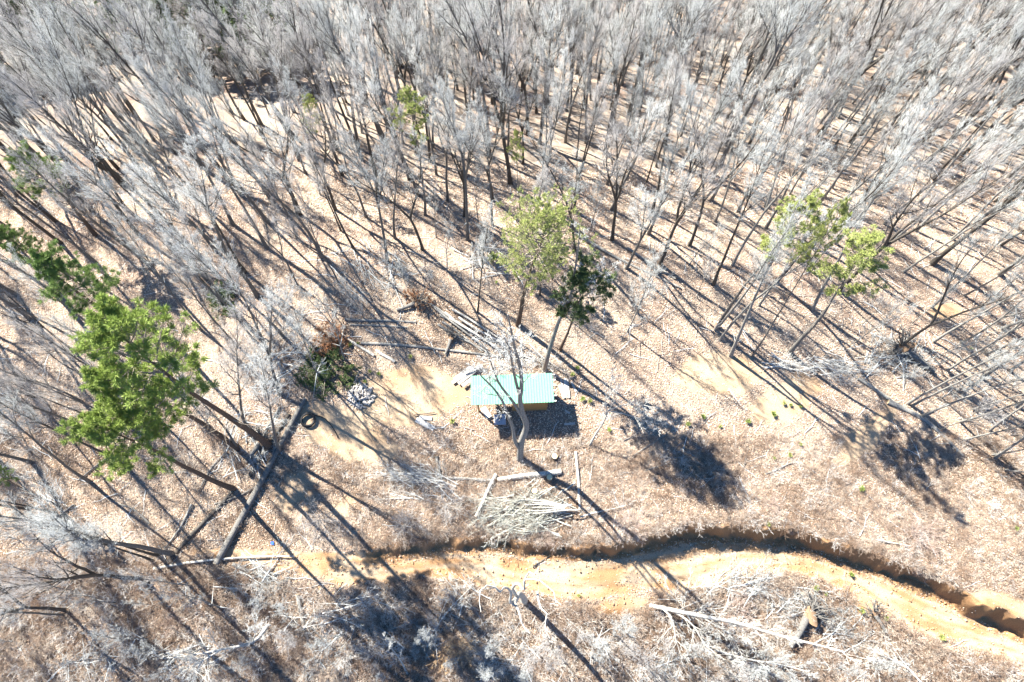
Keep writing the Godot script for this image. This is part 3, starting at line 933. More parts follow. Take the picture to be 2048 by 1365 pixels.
func special_trees() -> void:
	custom_tree("bare_tree", "grey forked bare tree standing in front of the green-roofed shed", Vector2(0.57, -11.20), [
		[[Vector3(0.57, -0.30, -11.19), Vector3(0.59, 1.50, -11.55), Vector3(0.67, 3.20, -11.81), Vector3(0.94, 5.00, -12.23), Vector3(0.66, 7.00, -12.47), Vector3(0.48, 9.00, -12.73), Vector3(0.54, 11.50, -12.81), Vector3(0.43, 14.00, -12.91), Vector3(0.15, 17.00, -12.69), Vector3(-0.04, 20.00, -12.43), Vector3(-0.19, 22.00, -12.24)], 0.27, 0.03],
		[[Vector3(0.63, 1.30, -11.53), Vector3(0.20, 3.20, -11.74), Vector3(0.06, 5.00, -12.13), Vector3(-0.19, 6.50, -12.29), Vector3(-0.42, 8.50, -12.42), Vector3(-0.69, 10.50, -12.39), Vector3(-1.07, 12.50, -12.31), Vector3(-1.52, 15.00, -11.98), Vector3(-1.80, 17.00, -11.77)], 0.15, 0.025],
		[[Vector3(0.56, 7.00, -12.40), Vector3(0.03, 9.00, -12.64), Vector3(-0.67, 12.00, -12.63), Vector3(-1.01, 15.00, -12.53), Vector3(-1.16, 18.00, -12.28)], 0.11, 0.02],
		[[Vector3(0.51, 9.00, -12.73), Vector3(0.23, 11.50, -12.95), Vector3(0.03, 14.50, -12.72), Vector3(-0.10, 17.50, -12.49), Vector3(-0.54, 20.00, -12.43)], 0.11, 0.02]],
		M.bark_pale, M.twig_pale, 31, 9, 2.3, 0.42)
	custom_tree("bare_tree", "pale grey bent tree rising behind the shed's corner", Vector2(2.40, -17.95), [
		[[Vector3(2.41, -0.30, -17.94), Vector3(2.57, 2.00, -18.25), Vector3(2.83, 4.20, -18.69), Vector3(3.12, 6.40, -19.02), Vector3(3.47, 8.60, -19.25), Vector3(3.63, 10.50, -19.01), Vector3(3.67, 12.99, -19.37), Vector3(3.62, 15.50, -19.23), Vector3(3.50, 18.00, -19.24)], 0.2, 0.02],
		[[Vector3(3.52, 8.79, -19.30), Vector3(3.93, 9.99, -19.33), Vector3(4.49, 11.99, -19.08), Vector3(5.19, 13.49, -18.83), Vector3(5.53, 15.00, -18.42)], 0.11, 0.02]],
		M.bark_pale, M.twig_pale, 32, 7, 1.8, 0.45)
	custom_tree("bare_tree", "small white-branched leafless tree on the brushy terrace", Vector2(5.52, -12.21), [
		[[Vector3(5.54, -0.20, -12.19), Vector3(5.87, 1.60, -12.66), Vector3(6.24, 3.00, -13.08), Vector3(6.43, 4.60, -13.47), Vector3(6.81, 6.00, -13.88)], 0.085, 0.03],
		[[Vector3(6.37, 4.50, -13.44), Vector3(7.01, 5.60, -13.43), Vector3(7.80, 6.60, -13.25), Vector3(8.76, 7.20, -12.83)], 0.05, 0.015],
		[[Vector3(6.33, 4.00, -13.31), Vector3(6.12, 5.60, -13.84), Vector3(6.29, 7.00, -14.38), Vector3(6.45, 7.80, -14.70)], 0.05, 0.015],
		[[Vector3(6.37, 4.50, -13.44), Vector3(7.33, 5.00, -13.08), Vector3(8.46, 5.30, -12.58), Vector3(9.38, 5.40, -12.29)], 0.04, 0.012]],
		M.bark_white, M.twig_white, 33, 9, 1.6, 0.4)
	# crooked dead snag below the track
	var curly := LIMB.duplicate()
	curly.n = [0, 3, 2, 0]
	curly.wob = [0, 0.5, 0.6, 0.5]
	custom_tree("dead_tree", "bone-white crooked dead tree with curling limbs below the track", Vector2(0.70, -1.91), [
		[[Vector3(0.87, -1.09, -1.76), Vector3(0.69, 2.22, -1.94), Vector3(0.41, 5.21, -1.95), Vector3(0.11, 7.54, -1.37)], 0.24, 0.13],
		[[Vector3(0.23, 6.93, -1.60), Vector3(-0.11, 8.04, -1.43), Vector3(-0.05, 9.18, -1.89), Vector3(-0.37, 10.19, -2.09), Vector3(-0.62, 10.73, -1.82), Vector3(-0.86, 11.15, -2.03), Vector3(-1.36, 11.53, -2.08), Vector3(-1.64, 11.79, -1.65), Vector3(-1.53, 11.83, -0.84)], 0.11, 0.02],
		[[Vector3(0.29, 6.38, -1.76), Vector3(0.03, 8.20, -2.12), Vector3(0.30, 9.19, -2.32), Vector3(0.63, 10.21, -1.96), Vector3(0.66, 11.19, -2.39), Vector3(1.28, 11.69, -2.36), Vector3(1.63, 12.21, -2.09), Vector3(2.05, 12.55, -1.73), Vector3(2.13, 12.67, -1.27)], 0.11, 0.02],
		[[Vector3(0.14, 7.36, -1.43), Vector3(0.38, 8.41, -0.92), Vector3(0.55, 9.00, -0.29), Vector3(0.93, 9.54, 0.15)], 0.09, 0.02],
		[[Vector3(0.61, 11.00, -2.28), Vector3(0.86, 11.56, -2.73), Vector3(1.20, 11.97, -2.58), Vector3(1.39, 12.35, -3.02), Vector3(1.68, 12.65, -3.14)], 0.06, 0.015],
		[[Vector3(1.33, 10.03, -1.85), Vector3(1.44, 10.44, -1.11), Vector3(1.80, 10.74, -0.74), Vector3(1.60, 11.11, -0.16), Vector3(1.87, 11.33, 0.36)], 0.06, 0.015]],
		M.bark_white, M.twig_white, 34, 3, 0.9, 0.5, curly)
	# big white limb-laden tree slanting across the lower slope
	custom_tree("leaning_tree", "long white bare tree slanting over the brush below the track", Vector2(9.29, -1.56), [
		[[Vector3(9.29, -1.80, -1.60), Vector3(10.53, -0.89, -1.29), Vector3(12.32, -0.20, -0.90), Vector3(14.63, 0.59, -0.41), Vector3(16.80, 1.39, 0.29), Vector3(19.00, 1.89, 0.85), Vector3(20.30, 2.28, 1.21)], 0.17, 0.05],
		[[Vector3(10.06, -0.98, -1.38), Vector3(10.63, -0.84, -0.67), Vector3(10.69, -0.55, 0.54), Vector3(10.95, -0.36, 1.72)], 0.08, 0.015],
		[[Vector3(10.68, -0.82, -1.25), Vector3(11.89, -0.68, -0.36), Vector3(12.53, -0.50, 0.84), Vector3(13.67, -0.30, 1.72)], 0.08, 0.015],
		[[Vector3(12.32, -0.20, -0.90), Vector3(13.80, -0.03, 0.00), Vector3(15.27, 0.21, 0.53)], 0.06, 0.015]],
		M.bark_white, M.twig_white, 35, 11, 2.0, 0.15)
	custom_tree("leaning_tree", "whitish branching tree top over the scrub by the crossed logs", Vector2(-16.21, -0.21), [
		[[Vector3(-15.92, -0.15, -0.30), Vector3(-16.39, 0.88, 0.67), Vector3(-18.02, 1.78, 1.08), Vector3(-19.50, 2.50, 1.40), Vector3(-21.03, 3.04, 1.54)], 0.13, 0.02],
		[[Vector3(-18.02, 1.78, 1.08), Vector3(-19.02, 2.05, 1.77), Vector3(-20.01, 2.34, 2.30)], 0.08, 0.015],
		[[Vector3(-16.39, 0.88, 0.67), Vector3(-15.88, 2.00, 0.00), Vector3(-15.62, 2.67, -0.39)], 0.06, 0.015]],
		M.bark_white, M.twig_pale, 36, 9, 1.8, 0.2)
	custom_tree("leaning_tree", "low pale bare tree fanning over the slope's lower scrub", Vector2(-6.85, 2.51), [
		[[Vector3(-6.85, -1.71, 2.60), Vector3(-7.16, -0.13, 1.71), Vector3(-7.50, 1.02, 1.10), Vector3(-7.78, 2.36, 0.51)], 0.08, 0.02]],
		M.bark_white, M.twig_pale, 37, 9, 1.6, 0.3)
	custom_tree("leaning_tree", "whitish bare tree slanting near the dead stump pit", Vector2(12.60, 0.00), [
		[[Vector3(13.67, -2.41, 1.18), Vector3(15.26, -1.27, 1.69), Vector3(17.15, -0.29, 2.00), Vector3(18.78, 0.24, 2.41)], 0.09, 0.02]],
		M.bark_white, M.twig_pale, 38, 10, 1.7, 0.15)
	# bushy small pale trees seen from above along the bank
	var bl := [[Vector2(-6.94, -7.02), "white fine-twigged bush at the top of the bank"], [Vector2(-4.65, -8.04), "white fan-shaped bush beside the long fallen trunk"], [Vector2(2.25, -5.86), "pinkish bare bush overhanging the bank"], [Vector2(7.91, -6.52), "pinkish bare bush near the pale lying branch"],
		[Vector2(-13.20, -7.02), "pale bush in the dappled shade of the pines"], [Vector2(-21.51, -22.23), "whitish bush uphill of the cut evergreen brush"], [Vector2(-19.40, -18.82), "large whitish bush beside the cut evergreen brush"], [Vector2(-33.86, -14.91), "grey-white thicket bush beyond the pines"], [Vector2(-34.56, -11.94), "dense grey-white bush beyond the pines"], [Vector2(-25.32, 0.85), "wide whitish bush by the shaded hollow"], [Vector2(-22.21, -0.51), "pinkish white bush by the fallen white limb"], [Vector2(-4.76, 1.46), "orange-tinted dry bush on the lower slope"], [Vector2(-3.44, 1.31), "second orange-tinted dry bush on the lower slope"],
		[Vector2(17.89, -8.04), "pinkish bush above the bank's bend"], [Vector2(27.44, -5.86), "pale dry bush above the bank's far bend"], [Vector2(-8.67, 1.15), "whitish bush among the lower scrub"], [Vector2(7.20, 0.86), "white tangled bush under the slanting white tree"], [Vector2(14.95, -1.32), "dark stemmed bush at the track's lower edge"]]
	var kinds := [bush_mesh(61, 30, 1.9, 1.2, mat(lin(0.42, 0.39, 0.365)), 0.0065), bush_mesh(62, 26, 1.6, 1.3, mat(lin(0.46, 0.36, 0.31)), 0.0065), bush_mesh(63, 24, 1.3, 1.35, mat(lin(0.62, 0.42, 0.24)), 0.008)]
	for i in bl.size():
		var lb: String = bl[i][1]
		var k := 2 if lb.contains("orange") else (1 if lb.contains("pinkish") or lb.contains("dry") or lb.contains("dark") else 0)
		var o := part("bare_bush", kinds[k], self)
		o.position = at2(bl[i][0])
		o.rotation.y = i * 1.7
		o.scale = Vector3.ONE * (1.0 + 0.35 * sin(i * 2.3))
		tag(o, lb, "bush", "leafless bushes")

# ---------------------------------------------------------------- logs, piles, timber
func log_thing(called: String, label: String, a: Vector2, c: Vector2, r0: float, r1: float, m: Material, lift := 0.0, group := "", bend := 0.0, sd := 1, snags := 5) -> Node3D:
	var g := RandomNumberGenerator.new()
	g.seed = sd + int(a.x * 100.0)
	var p0 := at2(a, r0 * 0.75 + lift)
	var p1 := at2(c, r1 * 0.75 + lift)
	var t := thing(called, label, "log", at2(a), group)
	var d := p1 - p0
	var side := d.cross(Vector3.UP).normalized()
	var b := Buf.new()
	var n := maxi(4, int(d.length() / 0.9))
	var pts := PackedVector3Array()
	var rad := PackedFloat32Array()
	for k in n + 1:
		var f := float(k) / n
		var p := p0 + d * f + side * (sin(f * PI) * bend + sin(f * 7.0 + sd) * 0.03)
		if k > 0 and k < n: p.y = maxf(p.y, ground(p.x, p.z) + lerpf(r0, r1, f) * 0.6)
		pts.append(p - t.position)
		rad.append(lerpf(r0, r1, f) * g.randf_range(0.94, 1.05))
	b.tube(pts, rad, 9)
	part("bark", b.mesh(m), t)
	for e in [0, n]:
		var cb := Buf.new()
		var dd := (pts[0] - pts[1]).normalized() if e == 0 else (pts[n] - pts[n - 1]).normalized()
		cb.tube(PackedVector3Array([pts[e] - dd * 0.03, pts[e] + dd * 0.012]), PackedFloat32Array([rad[e] * 0.93, rad[e] * 0.93]), 9, true)
		part("cut_end", cb.mesh(M.cut), t)
	if snags > 0:
		for k in snags:
			var sb := Buf.new()
			var f := g.randf_range(0.15, 0.95) * n
			var j := mini(int(f), n - 1)
			var sd2 := off_axis(d.normalized(), g.randf_range(0.7, 1.3), g.randf() * TAU)
			sd2.y = absf(sd2.y)
			sb.spike(pts[j].lerp(pts[j + 1], f - j), pts[j].lerp(pts[j + 1], f - j) + sd2 * g.randf_range(0.25, 0.9), rad[j] * 0.3)
			part("branch_stub", sb.mesh(m), t)
	return t

func logs() -> void:
	var g2 := RandomNumberGenerator.new()
	log_thing("fallen_log", "long grey log running from the pipe coil down to the white pole", Vector2(-15.18, -15.67), Vector2(-19.73, -4.07), 0.17, 0.24, M.bark_grey, 0.12, "", 0.0, 1, 3)
	log_thing("fallen_log", "dark log crossing beneath the long grey log", Vector2(-16.22, -14.52), Vector2(-18.45, -9.95), 0.12, 0.15, M.bark_dark, 0.0, "", 0.1, 2)
	log_thing("fallen_log", "dark log from the pine's foot to the white pole's end", Vector2(-19.48, -8.90), Vector2(-23.43, -3.67), 0.13, 0.16, M.bark_dark, 0.05, "", 0.1, 3)
	log_thing("fallen_pole", "thin white pole lying across the crossed logs", Vector2(-23.94, -3.76), Vector2(-14.61, -4.55), 0.10, 0.05, M.bark_white, 0.2, "", -0.3, 4, 4)
	log_thing("fallen_log", "short pale log beside the white pole", Vector2(-18.72, -4.07), Vector2(-16.14, -3.19), 0.13, 0.12, M.bark_pale, 0.0, "", 0.0, 5, 2)
	log_thing("fallen_log", "short pale log behind another near the white pole", Vector2(-17.87, -3.76), Vector2(-15.62, -3.44), 0.10, 0.09, M.bark_pale, 0.0, "", 0.0, 6, 2)
	log_thing("fallen_log", "short brown cut log at the end of the track", Vector2(-17.00, -2.29), Vector2(-14.79, -3.12), 0.15, 0.15, M.bark_grey, 0.0, "", 0.0, 7, 0)
	log_thing("fallen_log", "curved grey log running down the lower scrub", Vector2(-14.11, -2.19), Vector2(-12.07, 2.47), 0.16, 0.08, M.bark_pale, 0.1, "", 0.35, 8, 6)
	log_thing("fallen_pole", "thin split pole beside the curved grey log", Vector2(-13.31, -0.36), Vector2(-10.84, 1.88), 0.06, 0.05, M.bark_pale, 0.1, "", 0.0, 9, 2)
	log_thing("fallen_log", "thick pale log in front of the forked tree by the shed", Vector2(3.46, -10.34), Vector2(-1.02, -9.77), 0.21, 0.17, M.bark_white, 0.0, "", 0.0, 10, 1)
	log_thing("fallen_log", "thin end of fallen trunk continuing the thick pale log", Vector2(-1.19, -9.70), Vector2(-8.58, -9.70), 0.13, 0.05, M.bark_pale, 0.0, "", 0.15, 11, 8)
	log_thing("fallen_log", "pale log propped on the fallen trunk beside the brush heap", Vector2(-1.13, -10.13), Vector2(-2.48, -7.19), 0.11, 0.12, M.bark_white, 0.15, "", 0.0, 12, 1)
	log_thing("fallen_log", "short upright-lying brown log behind the fallen trunk", Vector2(-5.35, -11.41), Vector2(-5.06, -9.70), 0.14, 0.13, M.bark_grey, 0.0, "", 0.0, 13, 0)
	log_thing("fallen_pole", "pale pole lying beside the tree stumps", Vector2(4.57, -11.74), Vector2(4.70, -7.63), 0.11, 0.09, M.bark_white, 0.05, "", 0.0, 14, 2)
	log_thing("fallen_pole", "pale thin branch reaching out from the brush heap", Vector2(4.68, -7.19), Vector2(7.90, -7.97), 0.06, 0.02, M.bark_white, 0.2, "", 0.0, 15, 6)
	log_thing("fallen_log", "long thin brown trunk lying behind the sandy clearing", Vector2(-11.50, -20.11), Vector2(-0.72, -19.00), 0.12, 0.09, M.bark_pale, 0.0, "", -0.2, 16, 4)
	log_thing("fallen_log", "pale cut pole pointing at the sandy clearing", Vector2(-13.68, -21.29), Vector2(-10.42, -19.08), 0.10, 0.11, M.bark_white, 0.0, "", 0.0, 17, 0)
	log_thing("fallen_log", "short pale cut log at the sandy clearing's rim", Vector2(-10.31, -19.53), Vector2(-8.81, -18.61), 0.11, 0.12, M.bark_white, 0.0, "", 0.0, 18, 0)
	log_thing("fallen_log", "pale trunk beside another below the leaf slope", Vector2(-12.91, -22.13), Vector2(-7.40, -21.89), 0.12, 0.09, M.bark_pale, 0.0, "", 0.0, 19, 4)
	log_thing("fallen_log", "slim trunk parallel to the pale one below the leaf slope", Vector2(-12.49, -21.71), Vector2(-8.03, -21.47), 0.08, 0.07, M.bark_pale, 0.0, "", 0.0, 20, 3)
	# pole pile behind the shed
	var EA := [Vector2(-5.58, -22.46), Vector2(-5.20, -22.63), Vector2(-5.99, -23.05), Vector2(-4.79, -22.13), Vector2(-5.36, -21.91), Vector2(-4.62, -22.89), Vector2(-6.31, -23.31), Vector2(-4.10, -22.14), Vector2(-5.70, -21.70)]
	var EB := [Vector2(-1.49, -20.07), Vector2(-0.91, -19.65), Vector2(-1.86, -19.65), Vector2(-0.72, -19.41), Vector2(-2.24, -19.45), Vector2(-0.53, -20.15), Vector2(-2.84, -20.81), Vector2(-0.15, -19.73), Vector2(-1.29, -19.16)]
	for i in EA.size():
		log_thing("stacked_pole", "pale slim trunk in the pole pile behind the shed", EA[i], EB[i], 0.10, 0.06, M.bark_white if i % 2 else M.bark_pale, 0.05 + 0.09 * (i % 4), "poles piled behind the shed", 0.1 * sin(i), 30 + i, 3)
	# terrace poles
	log_thing("fallen_pole", "thin grey pole across the tall pine's shadow", Vector2(8.70, -11.48), Vector2(11.62, -13.39), 0.055, 0.04, M.bark_pale, 0.05, "", 0.0, 41, 2)
	log_thing("fallen_pole", "thin pale branch lying below the tall pine's shadow", Vector2(9.40, -10.37), Vector2(13.17, -11.92), 0.05, 0.03, M.bark_pale, 0.05, "", 0.1, 42, 3)
	log_thing("fallen_pole", "thin pale pole lying on the brushy terrace", Vector2(17.85, -10.13), Vector2(20.11, -11.05), 0.07, 0.06, M.bark_pale, 0.0, "", 0.0, 43, 1)
	log_thing("fallen_pole", "short brown stick pole on the brushy terrace", Vector2(16.40, -10.66), Vector2(16.94, -12.03), 0.06, 0.05, M.bark_grey, 0.0, "", 0.0, 44, 1)
	log_thing("fallen_pole", "pale curved branch lying above the bank's bend", Vector2(24.85, -5.69), Vector2(27.64, -5.23), 0.06, 0.03, M.bark_white, 0.1, "", 0.1, 45, 6)
	# the fallen trunk beside the second clearing
	log_thing("fallen_log", "long curved fallen trunk below the pale slanting trees", Vector2(27.62, -15.47), Vector2(32.25, -11.53), 0.20, 0.10, M.bark_pale, 0.0, "", -0.5, 46, 6)
	log_thing("fallen_log", "fallen trunk lying up to the brush windrow", Vector2(25.83, -17.34), Vector2(28.44, -15.08), 0.15, 0.12, M.bark_pale, 0.05, "", 0.0, 47, 6)
	log_thing("fallen_log", "pale fallen trunk crossing the open wood", Vector2(5.21, -30.16), Vector2(13.24, -24.81), 0.14, 0.08, M.bark_pale, 0.1, "", 0.2, 48, 9)
	log_thing("fallen_log", "second pale fallen trunk crossing the open wood", Vector2(9.42, -28.61), Vector2(12.91, -25.59), 0.12, 0.08, M.bark_pale, 0.1, "", 0.0, 49, 6)
	log_thing("fallen_log", "pale fallen trunk on the far stream bank", Vector2(53.58, -48.65), Vector2(48.66, -46.61), 0.14, 0.1, M.bark_white, 0.2, "", 0.0, 50, 6)
	log_thing("fallen_log", "long dark fallen trunk on the far bank", Vector2(29.15, -64.48), Vector2(34.09, -60.57), 0.16, 0.1, M.bark_dark, 0.1, "", 0.2, 51, 6)
	log_thing("fallen_log", "dark fallen trunk lower on the far bank", Vector2(33.56, -71.77), Vector2(38.69, -69.24), 0.16, 0.12, M.bark_dark, 0.1, "", 0.3, 52, 4)
	log_thing("fallen_log", "dark branch log lying on the track", Vector2(1.40, -3.98), Vector2(2.61, -4.73), 0.06, 0.04, M.bark_dark, 0.0, "", 0.0, 53, 3)
	log_thing("fallen_log", "pale log half buried in the lower scrub", Vector2(-2.78, 0.86), Vector2(-0.97, -0.52), 0.13, 0.12, M.bark_grey, 0.1, "", 0.0, 54, 2)
	log_thing("fallen_log", "pale broken trunk on the lowest slope", Vector2(2.83, 1.16), Vector2(3.96, 2.65), 0.12, 0.08, M.bark_white, 0.1, "", 0.1, 55, 4)
	var XA := [Vector2(-17.03, -15.10), Vector2(-20.34, -11.74), Vector2(-17.02, -9.77), Vector2(-22.15, -8.04), Vector2(-24.82, -6.69), Vector2(-27.43, -5.37), Vector2(-20.15, -2.98), Vector2(-27.69, -11.92), Vector2(-30.28, -8.03), Vector2(-10.66, -0.51), Vector2(-20.73, 0.85)]
	var XB := [Vector2(-18.32, -11.92), Vector2(-21.86, -8.90), Vector2(-20.59, -8.04), Vector2(-23.47, -5.04), Vector2(-27.18, -8.04), Vector2(-23.78, -2.51), Vector2(-22.90, -0.82), Vector2(-30.36, -9.77), Vector2(-32.63, -5.20), Vector2(-7.71, 1.16), Vector2(-23.47, 2.48)]
	for i in XA.size():
		log_thing("fallen_pole", "thin dark fallen trunk among the crossed logs and lower scrub", XA[i], XB[i], 0.09, 0.05, M.bark_grey if i % 3 else M.bark_pale, 0.08, "thin fallen trunks round the crossed logs", 0.25 * sin(i * 1.9), 80 + i, 6)
	g2.seed = 14
	for i in 14:
		var a := (Vector2(29.79, -72.28)).lerp(Vector2(51.53, -47.71), g2.randf()) + Vector2(g2.randf_range(-6, 6), g2.randf_range(-9, 5))
		var e := a + Vector2(g2.randf_range(2.5, 6.0), g2.randf_range(-2.0, 3.0))
		log_thing("fallen_log", "dark fallen branch log strewn on the far bank", a, e, 0.13, 0.06, M.bark_dark if i % 2 else M.bark_grey, 0.1, "branch logs strewn on the far bank", 0.5 * sin(i * 1.3), 120 + i, 6)
	# stumps
	for s in [[Vector2(2.99, -11.34), "flat-cut stump near the forked tree by the shed"], [Vector2(2.60, -9.84), "round cut stump end by the thick pale log"], [Vector2(1.54, -8.90), "dark stump at the brush heap's edge"]]:
		var t := thing("tree_stump", s[1], "stump", at2(s[0]))
		var b := Buf.new()
		b.tube(PackedVector3Array([Vector3(0, -0.2, 0), Vector3(0, 0.06, 0), Vector3(0.02, 0.25, 0), Vector3(0.02, 0.5, 0)]), PackedFloat32Array([0.42, 0.33, 0.24, 0.22]), 11)
		part("bark", b.mesh(M.bark_grey), t)
		b = Buf.new()
		b.tube(PackedVector3Array([Vector3(0.02, 0.45, 0), Vector3(0.02, 0.515, 0)]), PackedFloat32Array([0.205, 0.205]), 11, true)
		part("cut_end", b.mesh(M.cut), t)

var limb_meshes := []

func brush_heap(called: String, label: String, c: Vector2, rx: float, rz: float, h: float, n: int, dir: float, fan: float, ms: Array, sd: int, group := "") -> void:
	var g := RandomNumberGenerator.new()
	g.seed = sd
	var t := thing(called, label, "brush pile", at2(c), group)
	for k in n:
		var q := Vector2(g.randf_range(-1, 1), g.randf_range(-1, 1))
		while q.length() > 1.0: q = Vector2(g.randf_range(-1, 1), g.randf_range(-1, 1))
		var w := Vector2(q.x * rx, q.y * rz)
		var o := part("branch", ms[g.randi() % ms.size()], t)
		var y := ground(c.x + w.x, c.y + w.y) - t.position.y + 0.06 + h * (1.0 - q.length() * 0.8) * float(k) / n
		o.position = Vector3(w.x, y, w.y)
		o.basis = Basis(Vector3.UP, dir + g.randf_range(-fan, fan)) * Basis(Vector3.FORWARD, g.randf_range(-0.12, 0.10)) * Basis(Vector3.RIGHT, g.randf() * TAU)
		o.scale = Vector3.ONE * g.randf_range(0.7, 1.2)

func piles() -> void:
	var g := RandomNumberGenerator.new()
	g.seed = 91
	# cut limbs lying along +x
	var lo := LIMB.duplicate()
	lo.up = [0, 0.0, 0.0, 0.0]
	var limb_pale := []
	var limb_thick := []
	var to := lo.duplicate()
	to.rmin = 0.013
	to.n = [0, 7, 5, 2]
	for k in 3:
		var b := Buf.new()
		branch(b, g, 1, Vector3(-1.3, 0, 0), Vector3.RIGHT, 3.0, 0.06, to)
		limb_thick.append(b.mesh(mat(lin(0.37, 0.365, 0.32))))
	var limb_dark := []
	for k in 3:
		for mm in [[M.twig_white, limb_pale], [M.twig_grey, limb_dark]]:
			var b := Buf.new()
			branch(b, g, 1, Vector3(-1.3, 0, 0), Vector3.RIGHT, 2.8, 0.045, lo)
			mm[1].append(b.mesh(mm[0]))
	brush_heap("brush_pile", "large heap of white cut branches between the logs and the bank", Vector2(1.24, -7.63), 2.7, 1.6, 0.6, 56, PI + 0.25, 0.55, limb_thick, 1)
	brush_heap("brush_pile", "pale branch tops at the end of the fallen trunk", Vector2(-6.81, -9.60), 2.2, 1.3, 0.4, 26, PI - 0.3, 0.4, limb_pale, 2)
	brush_heap("brush_pile", "grey tangled branch pile uphill of the cut evergreen brush", Vector2(-17.47, -18.43), 2.2, 2.2, 0.7, 26, 0.8, 1.2, limb_pale, 3)
	brush_heap("brush_pile", "long windrow of grey branches by the second clearing", Vector2(23.35, -18.48), 4.2, 0.9, 0.6, 34, -0.3, 0.4, limb_pale, 4)
	brush_heap("brush_pile", "dark branches around the feet of the pines", Vector2(-18.86, -12.66), 2.4, 2.4, 0.6, 22, 0.9, 1.5, limb_dark, 5)
	brush_heap("brush_pile", "branches piled by the short logs at the track's end", Vector2(-16.83, -3.44), 2.2, 1.0, 0.5, 16, 0.2, 1.0, limb_dark, 6)
	brush_heap("brush_pile", "white branch tangle beside the curved grey log", Vector2(-14.26, -0.66), 1.6, 1.2, 0.5, 12, 0.4, 0.8, limb_pale, 7)
	brush_heap("brush_pile", "loose grey branches behind the tall pine", Vector2(-1.96, -26.99), 2.4, 1.6, 0.5, 20, 0.5, 1.5, limb_pale, 8)
	brush_heap("brush_pile", "dark brush along the leaf slope behind the pole pile", Vector2(-11.52, -26.30), 3.0, 2.4, 0.6, 26, -0.7, 0.8, limb_dark, 9)
	brush_heap("brush_pile", "branch scraps below the shed's rear corner", Vector2(1.92, -18.63), 1.3, 0.8, 0.3, 10, 0.2, 1.5, limb_pale, 10)
	brush_heap("brush_pile", "grey torn branches by the overturned root plate", Vector2(29.01, -18.89), 2.4, 1.5, 0.8, 22, 0.6, 1.2, limb_dark, 11)
	brush_heap("brush_pile", "branches heaped at the dead stump pit", Vector2(19.79, -1.48), 2.6, 1.3, 0.5, 22, 0.3, 1.5, limb_dark, 12)
	brush_heap("brush_pile", "dark sticks heaped along the track's lower edge", Vector2(16.42, -3.08), 2.2, 0.7, 0.5, 14, 0.4, 0.8, limb_dark, 13)
	var low := [Vector2(-10.07, -1.43), Vector2(-6.46, -0.06), Vector2(-3.15, -1.45), Vector2(-0.13, 1.46), Vector2(5.18, 0.25), Vector2(10.25, 2.10), Vector2(16.04, 2.11), Vector2(22.30, 0.10), Vector2(25.33, 1.79), Vector2(-11.84, 1.14), Vector2(-19.61, 2.03), Vector2(-27.43, 2.04), Vector2(12.85, -1.95)]
	for i in low.size():
		brush_heap("brush_pile", "loose tangle of dead branches in the scrub below the track", low[i], 2.0, 1.2, 0.5, 12, i * 1.1, 1.4, limb_dark if i % 2 else limb_pale, 40 + i, "dead branch tangles below the track")
	# cut evergreen boughs, green and dead
	var boughs := {}
	for nm in ["needle_dark", "needle_dead"]:
		var list := []
		for k in 2:
			var b := Buf.new()
			var tf := []
			var po := {"levels": 4, "rmin": 0.01, "seg": [0, 5, 3, 2], "wob": [0, 0.15, 0.2, 0.3], "up": [0, 0, 0, 0], "sides": [5, 4, 3, 3], "n": [0, 9, 5, 0], "start": [0, 0.2, 0.2, 0.2], "ang": [0, 0.7, 0.7, 0.7], "ratio": [0, 0.5, 0.5, 0.5], "tuft_from": 2}
			branch(b, g, 1, Vector3(-0.9, 0, 0), Vector3.RIGHT, 1.9, 0.03, po, tf)
			var nb := Buf.new()
			needles(nb, g, tf, 14 if nm == "needle_dark" else 8, 0.16, 0.02, 1.1)
			list.append([b.mesh(M.pine_limb), nb.mesh(M[nm])])
		boughs[nm] = list
	for e in [[Vector2(-13.90, -17.54), "needle_dark", 26, 1.5, 1.5, "olive green cut evergreen boughs heaped beside the firewood"], [Vector2(-14.05, -20.05), "needle_dead", 16, 1.2, 0.9, "rust-brown dead evergreen boughs above the green ones"], [Vector2(-23.08, -23.52), "needle_dark", 12, 0.9, 0.9, "dull green cut evergreen top on the leaf slope"], [Vector2(-7.18, -23.41), "needle_dead", 5, 0.7, 0.5, "brown tuft of dead boughs by the root plate"]]:
		var t := thing("brush_pile", e[5], "brush pile", at2(e[0]))
		var list: Array = boughs[e[1]]
		for k in e[2]:
			var q := Vector2(g.randf_range(-1, 1), g.randf_range(-1, 1)).limit_length(1.0)
			var pr: Array = list[k % 2]
			var o := part("bough", pr[0], t)
			part("needles", pr[1], o)
			o.position = Vector3(q.x * e[3], ground(e[0].x + q.x * e[3], e[0].y + q.y * e[4]) - t.position.y + 0.1 + 0.9 * (1.0 - q.length()) * k / e[2], q.y * e[4])
			o.basis = Basis(Vector3.UP, g.randf_range(-1.2, 1.2) + 0.9) * Basis(Vector3.RIGHT, g.randf() * TAU)
	# firewood
	var fw := []
	for k in 3:
		var b := Buf.new()
		b.tube(PackedVector3Array([Vector3(-0.19, 0, 0), Vector3(0.19, 0.0, 0.01 * k)]), PackedFloat32Array([0.055 + 0.012 * k, 0.05 + 0.012 * k]), 4 + k, true)
		fw.append(b.mesh(M.board_grey))
	var c0 := Vector2(-11.15, -15.97)
